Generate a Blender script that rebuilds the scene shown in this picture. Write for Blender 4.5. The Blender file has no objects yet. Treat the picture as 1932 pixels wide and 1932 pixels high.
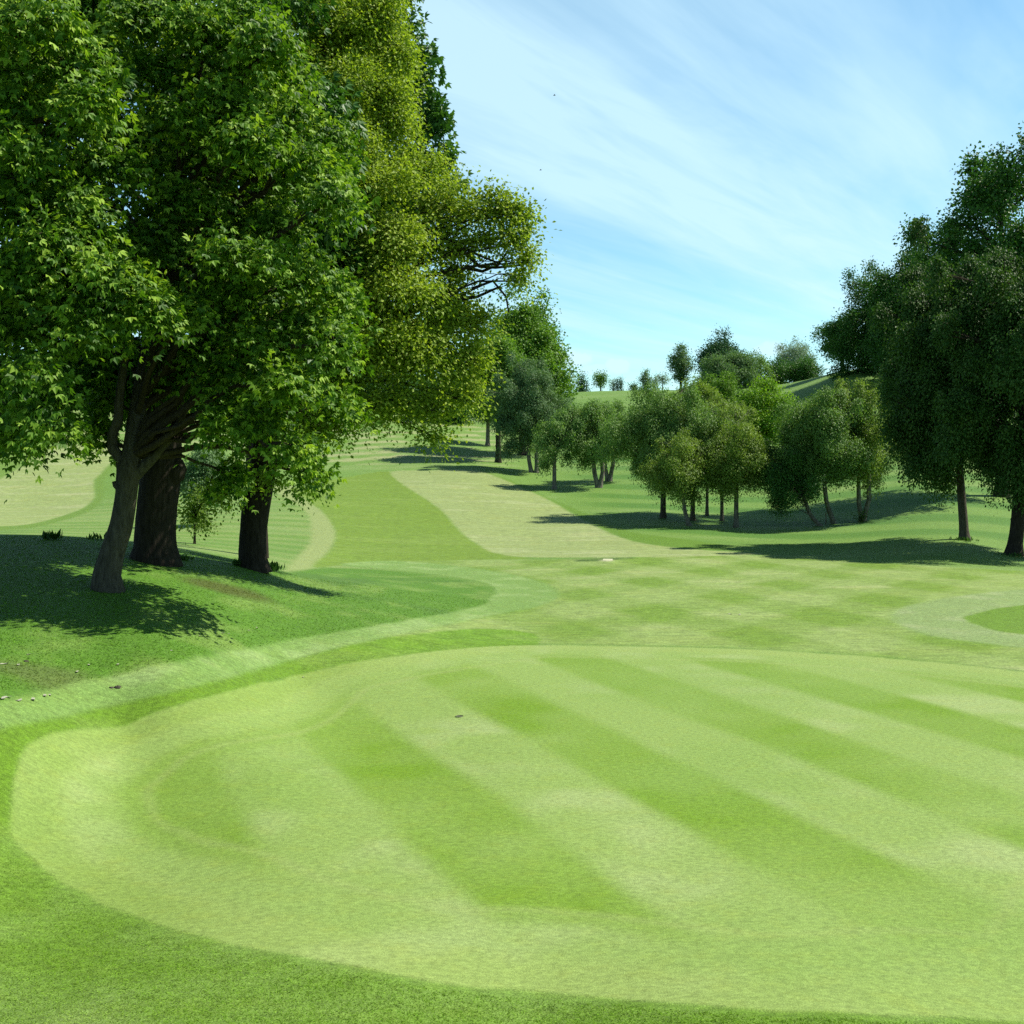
import bpy, math
import numpy as np
from mathutils import Vector

C = bpy.context.scene.collection
SC = bpy.context.scene
R = math.radians
# ---------------------------------------------------------------- camera
EYE = 4.5          # eye height above the putting green
F = 2071.6         # focal length in reference pixels (picture 1932 wide)
HOR = 880.0        # row of the true horizon in reference pixels
CX = 966.0
cam_d = bpy.data.cameras.new("camera"); cam = bpy.data.objects.new("camera", cam_d); C.objects.link(cam)
cam.location = (0, 0, EYE); cam.rotation_euler = (R(90), 0, 0)
cam_d.sensor_fit = 'HORIZONTAL'; cam_d.angle = R(50); cam_d.shift_y = -(966 - HOR) / 1932
cam_d.clip_start = 0.1; cam_d.clip_end = 5000
SC.camera = cam
# ---------------------------------------------------------------- light
SUN_AZ, SUN_EL = 10, 52      # azimuth from +X (right) towards +Y (away), elevation
SUN_STRENGTH, SKY_STRENGTH = 5.0, 0.075
EXPOSURE = 0.85
sdir = Vector((math.cos(R(SUN_AZ)) * math.cos(R(SUN_EL)), math.sin(R(SUN_AZ)) * math.cos(R(SUN_EL)), math.sin(R(SUN_EL))))
sl = bpy.data.lights.new("sun", 'SUN'); sl.energy = SUN_STRENGTH; sl.angle = R(0.5); sl.color = (1.0, 0.94, 0.80)
so = bpy.data.objects.new("sun", sl); C.objects.link(so)
so.rotation_euler = sdir.to_track_quat('Z', 'Y').to_euler()
w = bpy.data.worlds.new("World"); SC.world = w; w.use_nodes = True
nt = w.node_tree; nt.nodes.clear()
def N(tree, typ, **kw):
    n = tree.nodes.new(typ)
    for k, v in kw.items():
        if k.startswith('i_'):
            n.inputs[k[2:].replace('_', ' ')].default_value = v
        else:
            setattr(n, k, v)
    return n
out = N(nt, 'ShaderNodeOutputWorld'); bg = N(nt, 'ShaderNodeBackground'); bg.inputs[1].default_value = SKY_STRENGTH
sky = N(nt, 'ShaderNodeTexSky', sky_type='NISHITA', sun_disc=False, sun_elevation=R(SUN_EL))
sky.sun_rotation = R(90 - SUN_AZ)
sky.air_density = 1.0; sky.dust_density = 0.35; sky.ozone_density = 2.2; sky.altitude = 100
def mathn(tree, op, a, b=None, c=None, clamp=False):
    n = tree.nodes.new('ShaderNodeMath'); n.operation = op; n.use_clamp = clamp
    for i, v in enumerate((a, b, c)):
        if v is None: continue
        if isinstance(v, (int, float)): n.inputs[i].default_value = v
        else: tree.links.new(v, n.inputs[i])
    return n.outputs[0]
def mixc(tree, fac, a, b, blend='MIX'):
    n = tree.nodes.new('ShaderNodeMix'); n.data_type = 'RGBA'; n.blend_type = blend
    for s, v in ((n.inputs[0], fac), (n.inputs[6], a), (n.inputs[7], b)):
        if isinstance(v, (int, float)): s.default_value = v
        elif isinstance(v, tuple): s.default_value = v if len(v) == 4 else v + (1,)
        else: tree.links.new(v, s)
    return n.outputs[2]
def ramp(tree, fac, stops, interp='LINEAR'):
    n = tree.nodes.new('ShaderNodeValToRGB'); n.color_ramp.interpolation = interp
    e = n.color_ramp.elements
    while len(e) < len(stops): e.new(0.5)
    for el, (p, c) in zip(e, stops):
        el.position = p; el.color = (c, c, c, 1) if isinstance(c, (int, float)) else (tuple(c) + (1,))[:4]
    if fac is not None: tree.links.new(fac, n.inputs[0])
    return n.outputs[0]
# cirrus: streaks on a high layer, long axis across the sky, plus small cumulus low down
tc = N(nt, 'ShaderNodeTexCoord'); sp = N(nt, 'ShaderNodeSeparateXYZ'); nt.links.new(tc.outputs['Generated'], sp.inputs[0])
zc = mathn(nt, 'MAXIMUM', sp.outputs[2], 0.03)
u = mathn(nt, 'DIVIDE', sp.outputs[0], zc); v = mathn(nt, 'DIVIDE', sp.outputs[1], zc)
AX = math.atan2(2.0, 3.05)     # streak heading measured from +Y towards +X
ca, sa = math.cos(AX), math.sin(AX)
along = mathn(nt, 'ADD', mathn(nt, 'MULTIPLY', u, sa), mathn(nt, 'MULTIPLY', v, ca))
across = mathn(nt, 'SUBTRACT', mathn(nt, 'MULTIPLY', u, ca), mathn(nt, 'MULTIPLY', v, sa))
def streak(sa_, sc_, scale, off, detail, dist=0.0):
    cb = N(nt, 'ShaderNodeCombineXYZ')
    nt.links.new(mathn(nt, 'MULTIPLY', along, sa_), cb.inputs[0]); nt.links.new(mathn(nt, 'MULTIPLY', across, sc_), cb.inputs[1])
    cb.inputs[2].default_value = off
    t = N(nt, 'ShaderNodeTexNoise'); t.inputs['Scale'].default_value = scale; t.inputs['Detail'].default_value = detail
    t.inputs['Roughness'].default_value = 0.55; t.inputs['Distortion'].default_value = dist
    nt.links.new(cb.outputs[0], t.inputs[0]); return t.outputs[0]
n1 = streak(0.13, 1.0, 1.9, 3.7, 5, 0.3)
n2 = streak(0.35, 1.8, 2.2, 9.1, 6, 0.6)
# the broad main band: centred on across = BAND
BAND = -1.62
gb = mathn(nt, 'DIVIDE', mathn(nt, 'SUBTRACT', across, BAND), 0.5)
gb = mathn(nt, 'POWER', 2.718, mathn(nt, 'MULTIPLY', mathn(nt, 'MULTIPLY', gb, gb), -1.0))
f = mathn(nt, 'ADD', mathn(nt, 'MULTIPLY', ramp(nt, n1, [(0.38, 0), (0.70, 1)]), 0.6),
          mathn(nt, 'MULTIPLY', ramp(nt, n2, [(0.4, 0), (0.75, 1)]), 0.35))
f = mathn(nt, 'ADD', f, mathn(nt, 'MULTIPLY', gb, mathn(nt, 'ADD', 0.25, mathn(nt, 'MULTIPLY', n2, 0.7))), clamp=True)
f = mathn(nt, 'MULTIPLY', mathn(nt, 'MULTIPLY', f, 0.74), ramp(nt, sp.outputs[2], [(.38, 1), (.62, .12)]))  # cirrus thinned above the view, which lowers the sky's fill light
cum = N(nt, 'ShaderNodeTexNoise'); cum.inputs['Scale'].default_value = 60; cum.inputs['Detail'].default_value = 6
nt.links.new(tc.outputs['Generated'], cum.inputs[0])
for (bx, bz, sx_, sz_, am) in ((.060, .098, .016, .010, .9), (.074, .088, .03, .006, .6), (.097, .092, .014, .009, .85), (.15, .100, .016, .005, .4), (.235, .105, .018, .010, .8), (.47, .31, .045, .022, .25)):
    dx = mathn(nt, 'DIVIDE', mathn(nt, 'SUBTRACT', mathn(nt, 'DIVIDE', sp.outputs[0], mathn(nt, 'MAXIMUM', sp.outputs[1], .05)), bx), sx_)
    dz = mathn(nt, 'DIVIDE', mathn(nt, 'SUBTRACT', mathn(nt, 'DIVIDE', sp.outputs[2], mathn(nt, 'MAXIMUM', sp.outputs[1], .05)), bz), sz_)
    dd = mathn(nt, 'ADD', mathn(nt, 'MULTIPLY', dx, dx), mathn(nt, 'MULTIPLY', dz, dz))
    puff = mathn(nt, 'SUBTRACT', mathn(nt, 'ADD', 1.0, mathn(nt, 'MULTIPLY', mathn(nt, 'SUBTRACT', cum.outputs[0], .5), 2.4)), dd)
    f = mathn(nt, 'MAXIMUM', f, mathn(nt, 'MULTIPLY', ramp(nt, puff, [(.1, 0), (.8, 1)]), am))
skyc = mixc(nt, 1.0, sky.outputs[0], (1.08, 1.44, 1.34), 'MULTIPLY')
skyc = mixc(nt, 1.0, skyc, ramp(nt, sp.outputs[2], [(.42, 1.0), (.62, .35)]), 'MULTIPLY')   # sky above the view dimmed to weaken its fill light in the shadows
cloudc = (5.4, 7.6, 8.6)
fin = mixc(nt, f, skyc, cloudc)
nt.links.new(fin, bg.inputs[0]); nt.links.new(bg.outputs[0], out.inputs[0])
vs = SC.view_settings
SC.display_settings.display_device = 'sRGB'
vs.view_transform = 'Standard'; vs.look = 'None'; vs.exposure = EXPOSURE; vs.gamma = 1; vs.use_curve_mapping = False
cy = SC.cycles
cy.max_bounces = 6; cy.diffuse_bounces = 2; cy.glossy_bounces = 2; cy.transmission_bounces = 4; cy.transparent_max_bounces = 4
cy.use_denoising = False; cy.sample_clamp_indirect = 4

# ---------------------------------------------------------------- helpers
def lin(c):
    c = np.asarray(c, float) / 255.0
    return np.where(c <= 0.04045, c / 12.92, ((c + 0.055) / 1.055) ** 2.4)
def W3(px, py, Y):
    """world point seen at reference pixel (px,py) at forward distance Y"""
    return np.array([(px - CX) / F * Y, Y, EYE + (HOR - py) / F * Y])
def hash2(ix, iy, s):
    h = (ix.astype(np.int64) * 374761393 + iy.astype(np.int64) * 668265263 + s * 974634777) & 0xffffffff
    h = ((h ^ (h >> 13)) * 1274126177) & 0xffffffff
    return ((h ^ (h >> 16)) & 0xffff) / 65535.0
def vnoise(x, y, s=0):
    ix = np.floor(x); iy = np.floor(y); fx = x - ix; fy = y - iy
    fx = fx * fx * (3 - 2 * fx); fy = fy * fy * (3 - 2 * fy)
    a = hash2(ix, iy, s); b = hash2(ix + 1, iy, s); c = hash2(ix, iy + 1, s); d = hash2(ix + 1, iy + 1, s)
    return (a * (1 - fx) + b * fx) * (1 - fy) + (c * (1 - fx) + d * fx) * fy - 0.5
def fbm(x, y, s=0, o=3):
    t = 0; a = 1
    for k in range(o):
        t = t + a * vnoise(x, y, s + k * 17); x = x * 2.03; y = y * 2.03; a *= 0.5
    return t
def link_mesh(name, verts, faces_flat, loop_start, mats, parent=None, smooth=False, color=None, face_mat=None):
    me = bpy.data.meshes.new(name); faces_flat = np.asarray(faces_flat).ravel()
    nv, nl, nf = len(verts), len(faces_flat), len(loop_start)
    me.vertices.add(nv); me.loops.add(nl); me.polygons.add(nf)
    me.vertices.foreach_set('co', np.asarray(verts, np.float32).ravel())
    me.loops.foreach_set('vertex_index', np.asarray(faces_flat, np.int32).ravel())
    me.polygons.foreach_set('loop_start', np.asarray(loop_start, np.int32))
    if face_mat is not None: me.polygons.foreach_set('material_index', np.asarray(face_mat, np.int32))
    me.polygons.foreach_set('use_smooth', np.full(nf, smooth))
    for m in (mats if isinstance(mats, (list, tuple)) else [mats]): me.materials.append(m)
    if color is not None:
        a = me.attributes.new('col', 'FLOAT_COLOR', 'POINT')
        a.data.foreach_set('color', np.concatenate([color, np.ones((nv, 1))], 1).astype(np.float32).ravel())
    me.update(calc_edges=True)
    o = bpy.data.objects.new(name, me); C.objects.link(o)
    if parent is not None: o.parent = parent
    return o
class MB:
    """collects tubes and loose polygons for one mesh"""
    def __init__(s): s.v = []; s.f = []; s.ls = []; s.n = 0; s.nl = 0
    def add(s, v, quads):
        v = np.asarray(v, float); q = np.asarray(quads, int)
        s.v.append(v); s.f.append((q + s.n).ravel()); k = q.shape[1]
        s.ls.append(s.nl + np.arange(len(q)) * k); s.nl += q.size; s.n += len(v)
    def tube(s, pts, rad, sides=8, rough=0.0, seed=0, cap=True):
        pts = np.asarray(pts, float); rad = np.asarray(rad, float); n = len(pts)
        tan = np.gradient(pts, axis=0); tan /= np.linalg.norm(tan, axis=1, keepdims=True) + 1e-9
        ref = np.array([1.0, 0, 0]) if abs(tan[0][0]) < 0.8 else np.array([0, 1.0, 0])
        a = np.arange(sides) / sides * 2 * math.pi
        V = np.zeros((n, sides, 3)); rg = np.random.default_rng(seed)
        ph = rg.uniform(0, 6.28, 4)
        for i in range(n):
            t = tan[i]; b1 = np.cross(t, ref); b1 /= np.linalg.norm(b1); b2 = np.cross(b1, t); ref = np.cross(t, b1) * -1
            ref = b1 if False else np.cross(b1, t) * 0 + np.cross(t, np.cross(b1, t)) if False else b2
            ref = np.cross(t, b1)
            r = rad[i] * np.ones(sides)
            if rough: r = r * (1 + rough * (np.sin(a * 3 + ph[0] + i * .25) * .5 + np.sin(a * 5 + ph[1] - i * .2) * .35 + rg.uniform(-.35, .35, sides)))
            V[i] = pts[i] + np.outer(np.cos(a) * r, b1) + np.outer(np.sin(a) * r, b2)
            ref = b2
        i = np.arange(n - 1)[:, None] * sides; j = np.arange(sides)[None]; j2 = (j + 1) % sides
        q = np.stack([i + j, i + j2, i + sides + j2, i + sides + j], -1).reshape(-1, 4)
        s.add(V.reshape(-1, 3), q)
        if cap: s.add(V[-1], [list(range(sides))])
    def build(s, name, mat, parent=None, smooth=True):
        return link_mesh(name, np.concatenate(s.v), np.concatenate(s.f), np.concatenate(s.ls), mat, parent, smooth)
def empty(name, loc, label=None, cat=None, group=None):
    o = bpy.data.objects.new(name, None); C.objects.link(o); o.location = tuple(float(q) for q in loc); o.empty_display_size = 0.3
    tag(o, label, cat, group); return o
def tag(o, label=None, cat=None, group=None, kind=None):
    for k, val in (('label', label), ('category', cat), ('group', group), ('kind', kind)):
        if val: o[k] = val
    return o

# ---------------------------------------------------------------- terrain height field
# control points: reference pixel, forward distance -> world height, thin-plate spline over (bearing, log distance)
CP = [
 # putting green and its surround
 (200,1932,None,9.0,.14),(-200,1932,None,9.0,.25),(1000,1932,None,9.0,.02),(1932,1932,None,9.0,.0),(2300,1932,None,9.0,.0),
 (20,1560,13.7),(966,1700,11.4),(1932,1700,11.4),(966,1450,16.4),(1932,1450,16.4),(500,1450,16.3),(560,1275,23.2),
 (966,1290,22.7),(1500,1290,22.7),(1932,1290,22.7),(1000,1215,27.8),(1600,1225,27.1),(2200,1240,26),
 (130,1375,17.0),(230,1370,18.0),(0,1850,9.6),
 # mound under the near trees
 (0,1220,20),(0,1330,16.5),(-250,1200,20),(300,1255,20),(640,1205,26),(190,1110,25),(293,1058,30),(480,1072,33),(0,1019,31),(150,1021,31.5),
 (-300,1010,31),(440,1170,25),(680,1112,34),(900,1150,34),(560,1095,34),
 # behind the mound
 (0,1012,52),(150,1018,50),(367,1027,50),(540,1066,43),(-300,1000,60),(0,985,75),(330,985,72),(500,960,80),
 (0,960,92),(100,870,125),(150,785,185),(140,772,215),(0,830,150),(-300,800,170),
 # fairway
 (700,1066,50),(950,1050,55),(850,955,86),(735,890,115),(900,887,116),(720,797,170),(600,860,130),(560,800,185),(640,775,220),
 (1100,1058,52),(1300,1052,53),(1100,1000,72),(1400,1045,56),
 (1040,923,103),(1130,920,104),(1010,890,120),(920,842,150),(1251,977,80),(1390,995,75),(1550,992,74),(1626,983,75),(1200,940,95),
 (1820,1018,60),(1912,1047,56),(1932,1080,47),(2200,1045,57),(1932,1130,37),(1500,1130,37),(1100,1130,37),(1500,1080,46),
 (1720,930,84),(2000,960,78),(2300,950,80),
 # far slopes
 (1090,740,260),(1180,741,270),(1300,742,262),(1450,735,235),(1540,714,200),(1620,700,170),(1500,800,150),(1350,830,140),(1750,720,165),(2100,700,170),(1700,830,120),
 (1000,790,190),(1130,820,160),
]
pts = []
for c in CP:
    if c[2] is None: Y, Z = c[3], c[4]
    else: Y = c[2]; Z = EYE + (HOR - c[1]) / F * Y
    pts.append(((c[0] - CX) / F * Y, Y, Z))
for a in (-40, -20, 0, 20, 40):
    for r, z in ((4.0, 1.9), (1.5, 2.75), (0.5, 2.9)):
        pts.append((math.sin(R(a)) * r, math.cos(R(a)) * r, z))
for a, zz in ((-45, 24), (-25, 21), (-8, 23), (3, 24), (12, 22), (20, 26), (45, 28)):
    pts.append((math.sin(R(a)) * 420, math.cos(R(a)) * 420, zz - 3)); pts.append((math.sin(R(a)) * 900, math.cos(R(a)) * 900, zz - 14))
    pts.append((math.sin(R(a)) * 290, math.cos(R(a)) * 290, zz - 1.5))
pts = np.array(pts)
def uv(x, y):
    th = np.clip(np.arctan2(x, y), -R(46), R(46)); r = np.hypot(x, y)
    return np.stack([th * 2.6, np.log(np.maximum(r, 0.4))], -1)
P0 = uv(pts[:, 0], pts[:, 1]); n = len(P0)
def tk(d2): return np.where(d2 > 1e-12, 0.5 * d2 * np.log(d2 + 1e-20), 0)
K = tk(((P0[:, None] - P0[None]) ** 2).sum(-1)) + np.eye(n) * 0.0006
A = np.zeros((n + 3, n + 3)); A[:n, :n] = K; A[:n, n] = 1; A[:n, n + 1:] = P0; A[n, :n] = 1; A[n + 1:, :n] = P0.T
sol = np.linalg.solve(A, np.concatenate([pts[:, 2], np.zeros(3)]))
def height(x, y):
    x = np.asarray(x, float); y = np.asarray(y, float); sh = x.shape
    q = uv(x.ravel(), y.ravel()); o = np.zeros(len(q))
    for i in range(0, len(q), 60000):
        b = q[i:i + 60000]
        o[i:i + 60000] = tk(((b[:, None] - P0[None]) ** 2).sum(-1)) @ sol[:n] + sol[n] + b @ sol[n + 1:]
    xx, yy = x.ravel(), y.ravel(); r = np.hypot(xx, yy)
    o += fbm(xx / 9, yy / 9, 5, 2) * 0.16 * np.clip((r - 32) / 40, 0, 1) + fbm(xx / 2.3, yy / 2.3, 9, 2) * 0.035 * np.clip((r - 28) / 40, 0, 1)
    # low grassy lip in front of the far bunker
    bx, by = W3(1140, 1058, 52.5)[:2]
    o += 0.22 * np.exp(-(((xx - bx) / 3.2) ** 2 + ((yy - by + 1.4) / .9) ** 2))
    return o.reshape(sh)
YS = np.exp(np.linspace(math.log(6.5), math.log(420), 1500))
def ground_hit(px, py):
    """world x,y where the ray through each reference pixel first meets the ground"""
    px = np.asarray(px, float); py = np.asarray(py, float); o = np.zeros((len(px), 2))
    for i in range(len(px)):
        X = (px[i] - CX) / F * YS; Z = EYE + (HOR - py[i]) / F * YS
        d = Z - height(X, YS); k = np.argmax(d < 0) if (d < 0).any() else len(YS) - 1
        if k > 0 and d[k] < 0:
            t = d[k - 1] / (d[k - 1] - d[k]); Y = YS[k - 1] + t * (YS[k] - YS[k - 1])
        else: Y = YS[k]
        o[i] = ((px[i] - CX) / F * Y, Y)
    return o
def G(px, py):
    x, y = ground_hit([px], [py])[0]; return np.array([x, y, float(height(np.array([x]), np.array([y]))[0])])
def gz(x, y): return float(height(np.array([x]), np.array([y]))[0])

# ---------------------------------------------------------------- mown areas (outlines turned into ground outlines)
def outline(pp, step=22, smooth=True):
    pp = np.array(pp, float)
    if smooth:          # closed Catmull-Rom through the points
        a, b, c, d = np.roll(pp, 1, 0), pp, np.roll(pp, -1, 0), np.roll(pp, -2, 0)
        o = []
        for i in range(len(pp)):
            m = max(2, int(np.linalg.norm(c[i] - b[i]) / step))
            t = (np.arange(m) / m)[:, None]
            o.append(b[i] + .5 * t * ((c[i] - a[i]) + t * (2 * a[i] - 5 * b[i] + 4 * c[i] - d[i] + t * (3 * (b[i] - c[i]) + d[i] - a[i]))))
        pp = np.concatenate(o)
    return ground_hit(pp[:, 0], pp[:, 1])
def sdf(poly, x, y, margin=3.0):
    """signed distance to a ground outline, negative inside"""
    o = np.full(len(x), 1e3)
    lo = poly.min(0) - margin; hi = poly.max(0) + margin
    m = np.where((x > lo[0]) & (x < hi[0]) & (y > lo[1]) & (y < hi[1]))[0]
    if not len(m): return o
    X, Y = x[m], y[m]; d = np.full(len(m), 1e9); ins = np.zeros(len(m), bool)
    A_, B_ = poly, np.roll(poly, -1, 0)
    for a, b in zip(A_, B_):
        e = b - a; L = e @ e + 1e-12
        t = np.clip(((X - a[0]) * e[0] + (Y - a[1]) * e[1]) / L, 0, 1)
        d = np.minimum(d, (X - a[0] - t * e[0]) ** 2 + (Y - a[1] - t * e[1]) ** 2)
        c = (a[1] > Y) != (b[1] > Y)
        with np.errstate(divide='ignore', invalid='ignore'):
            ins ^= c & (X < (b[0] - a[0]) * (Y - a[1]) / (b[1] - a[1] + 1e-15) + a[0])
    d = np.sqrt(d); o[m] = np.where(ins, -d, d); return o
POLY = dict(
 green=[(20,1560),(24,1480),(48,1415),(130,1378),(230,1371),(300,1342),(420,1309),(560,1274),(680,1248),(850,1226),(1000,1217),(1200,1220),(1400,1225),(1650,1240),(1932,1268),(2250,1310),(2300,1700),(2200,1940),(1932,1926),(1500,1908),(1100,1880),(840,1856),(650,1820),(450,1784),(260,1730),(150,1682),(62,1625)],
 semi=[(-60,1392),(0,1378),(130,1350),(400,1288),(640,1222),(900,1166),(1020,1142),(1052,1122),(1030,1102),(960,1083),(860,1068),(740,1058),(640,1064),(700,1070),(870,1090),(935,1108),(925,1130),(880,1150),(640,1192),(300,1255),(120,1295),(0,1322),(-60,1335)],
 lcollar=[(-80,1420),(-60,1393),(0,1378),(130,1350),(400,1288),(640,1222),(760,1200),(900,1186),(1010,1196),(1015,1219),(1000,1218),(850,1227),(680,1249),(560,1275),(420,1310),(300,1343),(230,1372),(130,1379),(48,1416),(20,1500),(-20,1640),(-80,1640)],
 moundin=[(500,1068),(560,1072),(700,1074),(868,1092),(930,1110),(920,1130),(878,1149),(760,1172),(640,1191),(480,1180),(480,1110)],
 fair_dark=[(548,922),(640,903),(735,890),(770,920),(830,960),(868,1002),(910,1032),(960,1048),(1000,1054),(900,1056),(700,1061),(590,1070),(620,1043),(634,1015),(630,993),(609,965),(568,936)],
 fair_pale=[(735,890),(800,888),(905,887),(975,915),(1040,945),(1110,985),(1200,1022),(1330,1038),(1440,1045),(1300,1050),(1100,1052),(960,1049),(910,1032),(868,1002),(830,960),(770,920)],
 collar_r=[(905,887),(975,915),(1040,945),(1110,985),(1200,1022),(1340,1038),(1375,1030),(1250,1012),(1190,1003),(1090,962),(1020,934),(960,905)],
 strip=[(514,918),(532,936),(571,957),(587,989),(584,1025),(557,1054),(535,1078),(593,1070),(620,1043),(634,1015),(630,993),(609,965),(568,936),(550,916)],
 leftfair=[(157,789),(100,842),(0,904),(-80,940),(-80,995),(0,993),(64,988),(153,961),(181,936),(178,907),(214,871),(215,800)],
 leftband=[(-80,1003),(0,1000),(70,994),(165,966),(195,936),(196,905),(230,868),(225,850),(214,871),(178,907),(181,936),(153,961),(64,988),(0,993),(-80,995)],
 leftband2=[(157,789),(100,842),(0,904),(-60,930),(-60,870),(0,850),(70,810),(140,780)],
 appr=[(600,1068),(740,1058),(900,1056),(1100,1055),(1400,1048),(1650,1062),(1950,1078),(2200,1085),(2200,1110),(1932,1118),(1760,1135),(1685,1160),(1745,1196),(1932,1222),(2200,1260),(2200,1300),(1932,1266),(1650,1238),(1400,1223),(1200,1218),(1000,1215),(850,1222),(720,1238),(640,1222),(900,1166),(1020,1142),(1052,1122),(1030,1102),(960,1083),(860,1068),(740,1060)],
 fringe_r=[(1685,1160),(1760,1133),(1932,1112),(2200,1100),(2200,1250),(1932,1222),(1745,1196)],
 patch_r=[(1818,1167),(1850,1155),(1932,1142),(2200,1120),(2200,1215),(1932,1197),(1860,1184)],
 corner=[(-200,1800),(0,1836),(120,1868),(250,1912),(330,1950),(330,2000),(-200,2000)],
 sand=[(1118,1058.6),(1150,1056.8),(1172,1055.4),(1174,1056.0),(1150,1057.8),(1122,1059.4)],
 lip=[(1085,1057),(1120,1054.4),(1180,1052.2),(1196,1053),(1172,1055.2),(1150,1056.5),(1122,1058.4),(1095,1059.5)],
)
POLY = {k: outline(p, 14 if k in ('sand', 'lip') else 22) for k, p in POLY.items()}
# one polar sheet round the viewpoint, finer where the picture looks
th = np.concatenate([np.arange(-180, -31, 3.0), np.arange(-31, -27, .3), np.arange(-27, 27, .062), np.arange(27, 31, .3), np.arange(31, 180, 3.0)])
th = np.radians(th)
rr = np.concatenate([np.linspace(.3, 6.0, 12)[:-1], np.exp(np.arange(math.log(6.0), math.log(330), .0052)), np.exp(np.linspace(math.log(331), math.log(1400), 24))])
nt_, nr_ = len(th), len(rr)
TH, RR = np.meshgrid(th, rr, indexing='ij')
gx = (np.sin(TH) * RR).ravel(); gy = (np.cos(TH) * RR).ravel(); gh = height(gx, gy)
r = np.hypot(gx, gy)
S = {}
wob = fbm(gx / .5, gy / .5, 3, 2) * (.05 + r * .0016)
for k, p in POLY.items(): S[k] = sdf(p, gx + 0, gy) + (wob if k not in ('sand', 'lip') else wob * .3)
def mask(k, e=None):
    e = (.05 + r * .0022) if e is None else e
    t = np.clip(.5 - S[k] / (2 * e), 0, 1); return t * t * (3 - 2 * t)
KG = 0.372
def col(*c): return lin(c) * KG
def lerp(a, b, t): return a + (b - a) * np.asarray(t)[:, None]
def sm(x, a, b): t = np.clip((x - a) / (b - a), 0, 1); return t * t * (3 - 2 * t)
nbig = fbm(gx / 6, gy / 6, 21, 3); nmid = fbm(gx / 1.1, gy / 1.1, 31, 3); nfar = fbm(gx / 14, gy / 3.2, 41, 3)
# stripes left by the mowers: light off the laid blades, painted as turf colour
GA = math.atan2(.40, .917)
sg = gx * .917 + gy * .40 + .10 * fbm(gx / 2.5, gy / 2.5, 71, 2)
def stripe(sv, c0, per, e=.16):
    ph = np.abs(((sv - c0) / per + .5) % 1 - .5) * 2     # 0 at the centre of a dark stripe
    return 1 - sm(ph, .5 - e, .5 + e)
base = np.tile(col(138, 184, 82), (len(gx), 1))
base = lerp(base, col(160, 196, 110), sm(nfar + .3 * nmid, .0, .55) * .8)                    # drier patches in the rough
sr = gx * .80 + gy * .60
inr = sm(gx, 4, 9) * sm(r, 60, 72) * (1 - sm(r, 150, 170))
base = lerp(base, col(96, 156, 52), inr * stripe(gx * .42 + gy * .908, 2.0, 7.5, .2) * .8)
inh = (1 - sm(gx, -4, 2)) * sm(r, 116, 130)
base = lerp(base, col(196, 208, 146), inh * stripe(gx * .5 - gy * .87 + nmid * 1.2, 1.0, 5.0, .3) * sm(nbig + nmid * .6, -.35, .3))
inm = sm(-gx, 4, 7) * sm(r, 38, 44) * (1 - sm(r, 92, 105))
base = lerp(base, col(172, 200, 116), inm * stripe(gy + .15 * gx + nmid * .5, 1.0, 3.2, .3) * .7)
base = lerp(base, col(112, 168, 66), inm * .3 * sm(nbig, 0, .4))
moundm = sm(-gx, -1.5, 1.5) * (1 - sm(r, 36.5, 38.5)) * (S['green'] > .5)                                        # uncut grass on the mound
moundm = np.maximum(moundm, (1 - sm(r, 12, 14)))
mcol = lerp(np.tile(col(112, 168, 50), (len(gx), 1)), col(146, 188, 86), sm(nmid + nbig * .7, -.1, .6))
mcol = lerp(mcol, col(104, 150, 66), sm(nbig - nmid * .3, .12, .5) * .7)
moundm = np.maximum(moundm, mask('moundin', .4))
# worn soil under the big tree
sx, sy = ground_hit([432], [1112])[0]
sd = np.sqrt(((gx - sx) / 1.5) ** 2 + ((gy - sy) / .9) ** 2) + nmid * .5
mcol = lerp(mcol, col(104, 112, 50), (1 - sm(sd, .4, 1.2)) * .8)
sx2, sy2 = ground_hit([20], [1310])[0]
sd = np.sqrt(((gx - sx2) / 1.6) ** 2 + ((gy - sy2 - 1.6) / .8) ** 2) + nmid * .5
mcol = lerp(mcol, col(126, 140, 84), (1 - sm(sd, .4, 1.1)) * .6)
base = lerp(base, mcol, moundm)
near = (1 - sm(S['green'], 5.5, 7.0)) * (1 - sm(gy, 27, 29))                                 # collar round the green
ncol = lerp(np.tile(col(134, 182, 56), (len(gx), 1)), col(150, 194, 84), sm(nmid, -.1, .5))
mnear = (1 - sm(r, 16.4, 17.2)) * (1 - mask('semi'))
base = lerp(base, ncol, np.maximum(mnear, 0))
left_col = sm(-gx, -3, -1) * (1 - sm(S['green'], 1.5, 1.9)) * sm(r, 14, 16)
def put(base, k, c, a=1.0, e=None): return lerp(base, c, mask(k, e) * a)
streaks = sm(fbm(gx / 4.5, gy / .9, 61, 3), 0, .6)
base = put(base, 'leftband2', col(140, 182, 76)); base = put(base, 'leftfair', lerp(np.tile(col(184, 206, 128), (len(gx), 1)), col(204, 218, 156), streaks)); base = put(base, 'leftband', col(136, 178, 72))
base = put(base, 'strip', col(182, 204, 128), 1, .25)
acol = lerp(np.tile(col(172, 202, 112), (len(gx), 1)), col(190, 212, 134), streaks)
c1 = stripe(gx * .917 + gy * .40 + nmid * .3, 5.0, 4.2, .22); c2 = stripe(gx * .80 - gy * .60 + nmid * .3, 1.0, 4.4, .22)
acol = lerp(acol, col(136, 178, 54), np.clip(c1 * .62 + c2 * .62 - .22 + .5 * nfar, 0, 1) * (.5 + .45 * sm(gx + gy * .15, 0, 9)))
base = put(base, 'appr', acol, 1, .3)
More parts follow.
